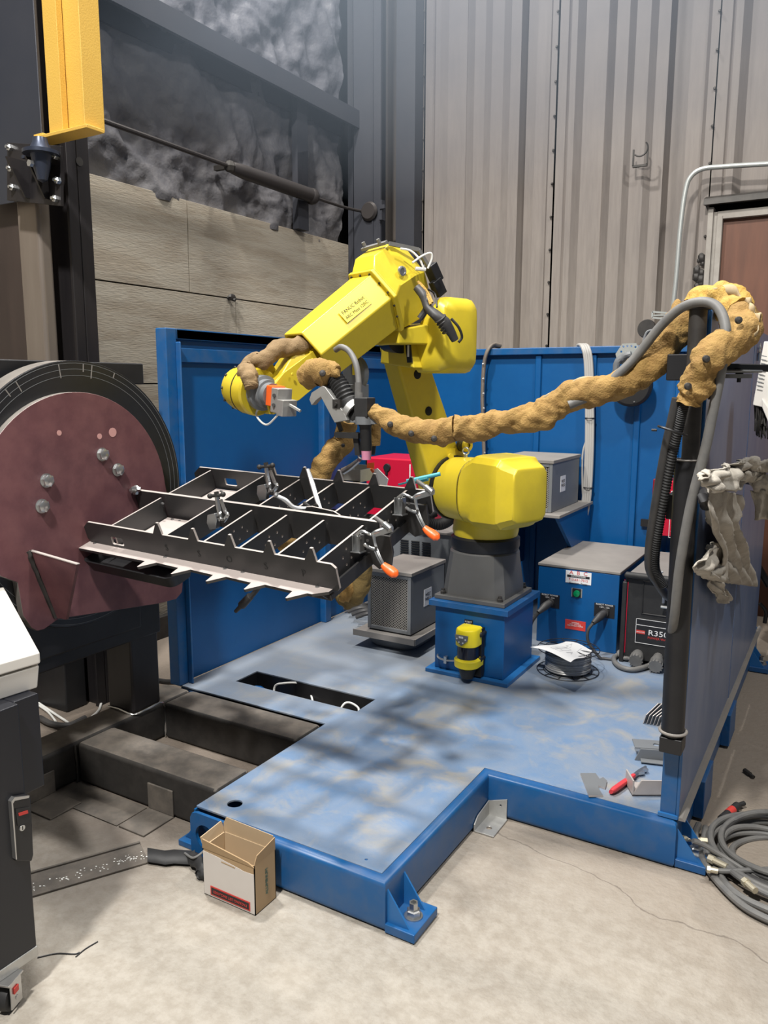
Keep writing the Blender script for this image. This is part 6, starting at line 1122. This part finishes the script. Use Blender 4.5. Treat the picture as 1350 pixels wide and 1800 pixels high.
# grey hose coil right of the platform
brass = mat('pale_brass', (.55, .50, .38), .4, .6)
t = thing('hose_coil', 'heap of coiled grey welding hoses with brass fittings at the right edge', 'hose', (-.15, 2.75, 0))
ctr = dz(1376, 1518, 0)
for k in range(9):
    rr = random.Random(30+k); R0 = .155+.012*k-.01*(k % 3); pts = []
    cx, cy = ctr.x+rr.uniform(-.03, .03), ctr.y+rr.uniform(-.03, .03)
    for j in range(15): a_ = 2*math.pi*j/14; pts.append(V(cx+R0*math.cos(a_)*(1+.04*math.sin(j)), cy+R0*1.05*math.sin(a_), .014+.012*(k % 5)+.01*math.sin(a_*2+k)))
    m = MB(); m.tube(pts, .0105, 10, 5, cap=False); build('hose_loop', m, [cabl, dcab][k in (3, 6)], t)
for pts, r__ in (([dz(1180+q[0], q[1], z_) for q, z_ in (((38, 1478), .1), ((58, 1486), .085), ((90, 1505), .06), ((130, 1530), .04), ((190, 1560), .03))], .009), ([dz(1243, 1527, .03), dz(1270, 1531, .04), dz(1310, 1530, .05), dz(1400, 1526, .05)], .009), ([dz(1228, 1450, .03), dz(1222, 1470, .03), dz(1235, 1510, .03), dz(1262, 1550, .02), dz(1310, 1595, .02), dz(1380, 1630, .02)], .012), ([dz(1240, 1455, .03), dz(1240, 1490, .03), dz(1262, 1535, .02), dz(1300, 1575, .02), dz(1380, 1612, .02)], .012)):
    m = MB(); m.tube(pts, r__, 10, 6); build('hose_end', m, cabl, t)
for (a1, a2, r__) in (((1243, 1478), (1202, 1474), .009), ((1246, 1508), (1278, 1524), .011), ((1243, 1527), (1262, 1531), .010), ((1308, 1548), (1328, 1566), .011), ((1216, 1472), (1200, 1475), .012)):
    m = MB(); m.tube([dz(*a1, .05), dz(*a2, .05)], r__, 10, 1); m.cyl(dz(*a1, .05), dz(*a1, .05)+(dz(*a2, .05)-dz(*a1, .05))*.3, r__*1.3, seg=6); build('brass_fitting', m, brass, t)
m = MB(); a, b_ = dz(1268, 1440, .02), dz(1296, 1416, .02); m.cyl(a, b_, .015, seg=12); m.cyl(b_, dz(1308, 1412, .02), .009, seg=10); m.cyl(dz(1250, 1458, .02), a, .012, seg=10); cn = build('cable_connector', m, rub, t)
m = MB(); m.cyl(a.lerp(b_, .4), a.lerp(b_, .7), .0156, seg=14); build('red_white_band', m, redt, cn)
# ================================================================ BLACK CABINET AT LEFT
c0 = at(70, 1146, 'z', .9); d1 = V(-.885, .465, 0); d2 = V(-.10, -.995, 0)
t = thing('rolling_cabinet', 'black rolling cabinet with a white top at the lower left edge', 'cabinet', V(c0.x-.2, c0.y-.15, 0))
def slab(m, o, z0, z1, i0=0, i1=0, L1=.8, L2=.40):
    a = lambda q: [o+d1*q+d2*q, o+d1*q+d2*L2, o+d1*L1+d2*L2, o+d1*L1+d2*q]
    m.hull8([V(p.x, p.y, z0) for p in a(i0)]+[V(p.x, p.y, z1) for p in a(i1)])
m = MB(); slab(m, c0, .868, .90); build('top', m, cabw, t, bev=.005, bs=3)
m = MB(); slab(m, c0, .862, .868, .02, .02); build('shadow_gap', m, dkin, t)
m = MB(); slab(m, c0, .800, .862, .012, .004); build('upper_trim', m, cabw, t, bev=.004)
b0 = at(65, 1662, 'z', .12); dx = b0.x
m = MB(); e2, e1 = V(0, -.34, 0), V(-.62, .0, 0); m.hull8([b0.xy.to_3d()+e+Z*z for z in (.12, .80) for e in (V(0, 0, 0), e2, e2+e1, e1)]); build('body', m, cabk, t, bev=.004)
q = at(76, 1340, 'x', b0.x-.02); m = MB(); m.bx(b0.x-.5, b0.x-.02, b0.y, q.y, at(55, 1392, 'x', b0.x-.02).z, .80); build('rear_frame', m, cabk, t, bev=.003)
m = MB(); o_ = V(b0.x+.002, b0.y+.002, 0); m.hull8([o_+e+Z*z for z in (.09, .12) for e in (V(0, 0, 0), e2-Y*.004, e2+e1-Y*.004, e1)]); build('bottom_trim', m, alu, t, bev=.003)
def cpx(px, py, off_=0.): return at(px, py, 'x', b0.x+off_)
def face(m, pts, th, off_=0.):
    P_ = [cpx(*p) for p in pts]; m.plate([(p.y, p.z) for p in P_], (b0.x+off_-.012, 0, 0), Y, Z, th)
m = MB(); face(m, [(15, 1406), (20, 1399), (44, 1395), (50, 1400), (55, 1500), (52, 1512), (24, 1512)], .022); hd = build('lock_handle', m, lblack, t, bev=.003)
m = MB(); face(m, [(14, 1407), (20, 1399), (46, 1396), (45, 1400), (20, 1405), (17, 1410), (24, 1508), (22, 1508)], .026); build('chrome_edge', m, chrome, hd)
m = MB(); face(m, [(22, 1420), (47, 1416), (50, 1442), (26, 1450)], .024); pt_ = build('grip_pad', m, rub, hd)
m = MB(); face(m, [(27, 1427), (43, 1422), (44, 1427), (28, 1432)], .0255); build('red_badge', m, redt, hd)
m = MB(); c = cpx(38.5, 1455, .010); m.lathe([(0, .003), (.0075, .003), (.0085, 0)], c, X, 20); kk = build('key_lock', m, zinc, hd); m = MB(); m.bx(c.x+.003, c.x+.0036, c.y-.001, c.y+.001, c.z-.005, c.z+.005); build('keyhole', m, lblack, hd)
m = MB(); cc = at(22, 1755, 'z', .035); cc = V(b0.x-.02+.02, cc.y, .036)
m.lathe([(.012, -.016), (.034, -.014), (.036, 0), (.034, .014), (.012, .016)], cc, (.9, .35, 0), 28); cs = build('caster_wheel', m, rub, t)
m = MB(); ax_ = V(.9, .35, 0).normalized(); fx_ = V(-.35, .9, 0).normalized()
for s_ in (-1, 1): m.obox(cc+ax_*.022*s_+Z*.014, ax_*.002, fx_*.022, Z*.036)
m.obox(cc+Z*.052, ax_*.026, fx_*.03, Z*.003); m.cyl(cc-ax_*.026, cc+ax_*.026, .006, seg=10); build('caster_fork', m, chrome, t, bev=.001)
m = MB(); m.obox(cc+ax_*.026-fx_*.004+Z*.026, ax_*.002, fx_*.009, Z*.008); build('brake_tab', m, redt, t)
# ---- cables on the grimy floor at the back left
t = thing('white_floor_cable', 'thin white cable curling over the dark floor behind the black cabinet', 'cable', at(100, 1255, 'z', 0))
m = MB(); m.tube([at(68, 1236, 'z', .01), at(92, 1252, 'z', .01), at(112, 1265, 'z', .01), at(128, 1274, 'z', .01), at(150, 1268, 'z', .01), at(172, 1250, 'z', .01), at(178, 1236, 'z', .01)], .006, 8, 6); m.tube([at(68, 1240, 'z', .01), at(85, 1252, 'z', .01), at(98, 1268, 'z', .01)], .005, 8, 5); build('cable', m, wht, t)
t = thing('black_floor_cable', 'thick black cable drooping between the positioner post and the left blue panel', 'cable', at(300, 1200, 'z', .1))
m = MB(); m.tube([at(330, 1197, 'y', 2.75), at(300, 1199, 'y', 2.75), at(276, 1196, 'y', 2.75), at(200, 1180, 'y', 2.75), at(165, 1170, 'y', 2.7), at(135, 1150, 'y', 2.6), at(110, 1130, 'y', 2.5)], .014, 10, 6); m.tube([at(70, 1262, 'z', .02), at(90, 1272, 'z', .02), at(120, 1275, 'z', .02), at(150, 1262, 'z', .02)], .014, 10, 6); build('cable', m, dcab, t)
t = thing('slot_cable', 'white cable looping up inside the rectangular slot of the deck', 'cable', (-2.2, 2.87, .02))
m = MB(); m.tube([(-2.28, 2.84, .02), at(482, 1210, 'z', .13), at(500, 1201, 'z', .16), at(530, 1202, 'z', .15), at(545, 1216, 'z', .12), (-2.02, 2.82, .02)], .005, 8, 8); m.tube([(-1.95, 2.82, .02), at(600, 1244, 'z', .12), at(613, 1235, 'z', .14), at(630, 1245, 'z', .14), (-1.80, 2.81, .13)], .005, 8, 8); build('cable', m, wht, t)
# ---- workshop things glimpsed past the right panel
t = thing('work_bench', 'steel work bench with brown top and pipe legs in the far right background', 'bench', (.1, 5.4, 0))
zb = at(1340, 962, 'y', 5.1).z
m = MB(); m.bx(-.36, .9, 5.1, 5.7, zb-.06, zb); build('bench_top', m, mat('rusty_bench', (.16, .09, .06), .6, 0, (.10, .06, .045), 6, .6), t)
m = MB(); m.cyl(at(1326, 985, 'y', 5.2), at(1352, 1030, 'y', 5.2), .022, seg=10); build('leg', m, black, t); m = MB(); m.bx(-.30, -.25, 5.6, 5.65, 0, zb); build('leg', m, black, t); m = MB(); m.bx(.2, .25, 5.15, 5.2, 0, zb); build('leg', m, black, t); m = MB(); m.tube([at(1335, 1060, 'y', 5.3), at(1346, 1075, 'y', 5.3), at(1344, 1095, 'y', 5.3)], .012, 8, 5); build('foot_rail', m, black, t)
m = MB(); m.bx(-.33, .5, 5.3, 5.6, 0.02, .30); build('lower_box', m, bldst, t)
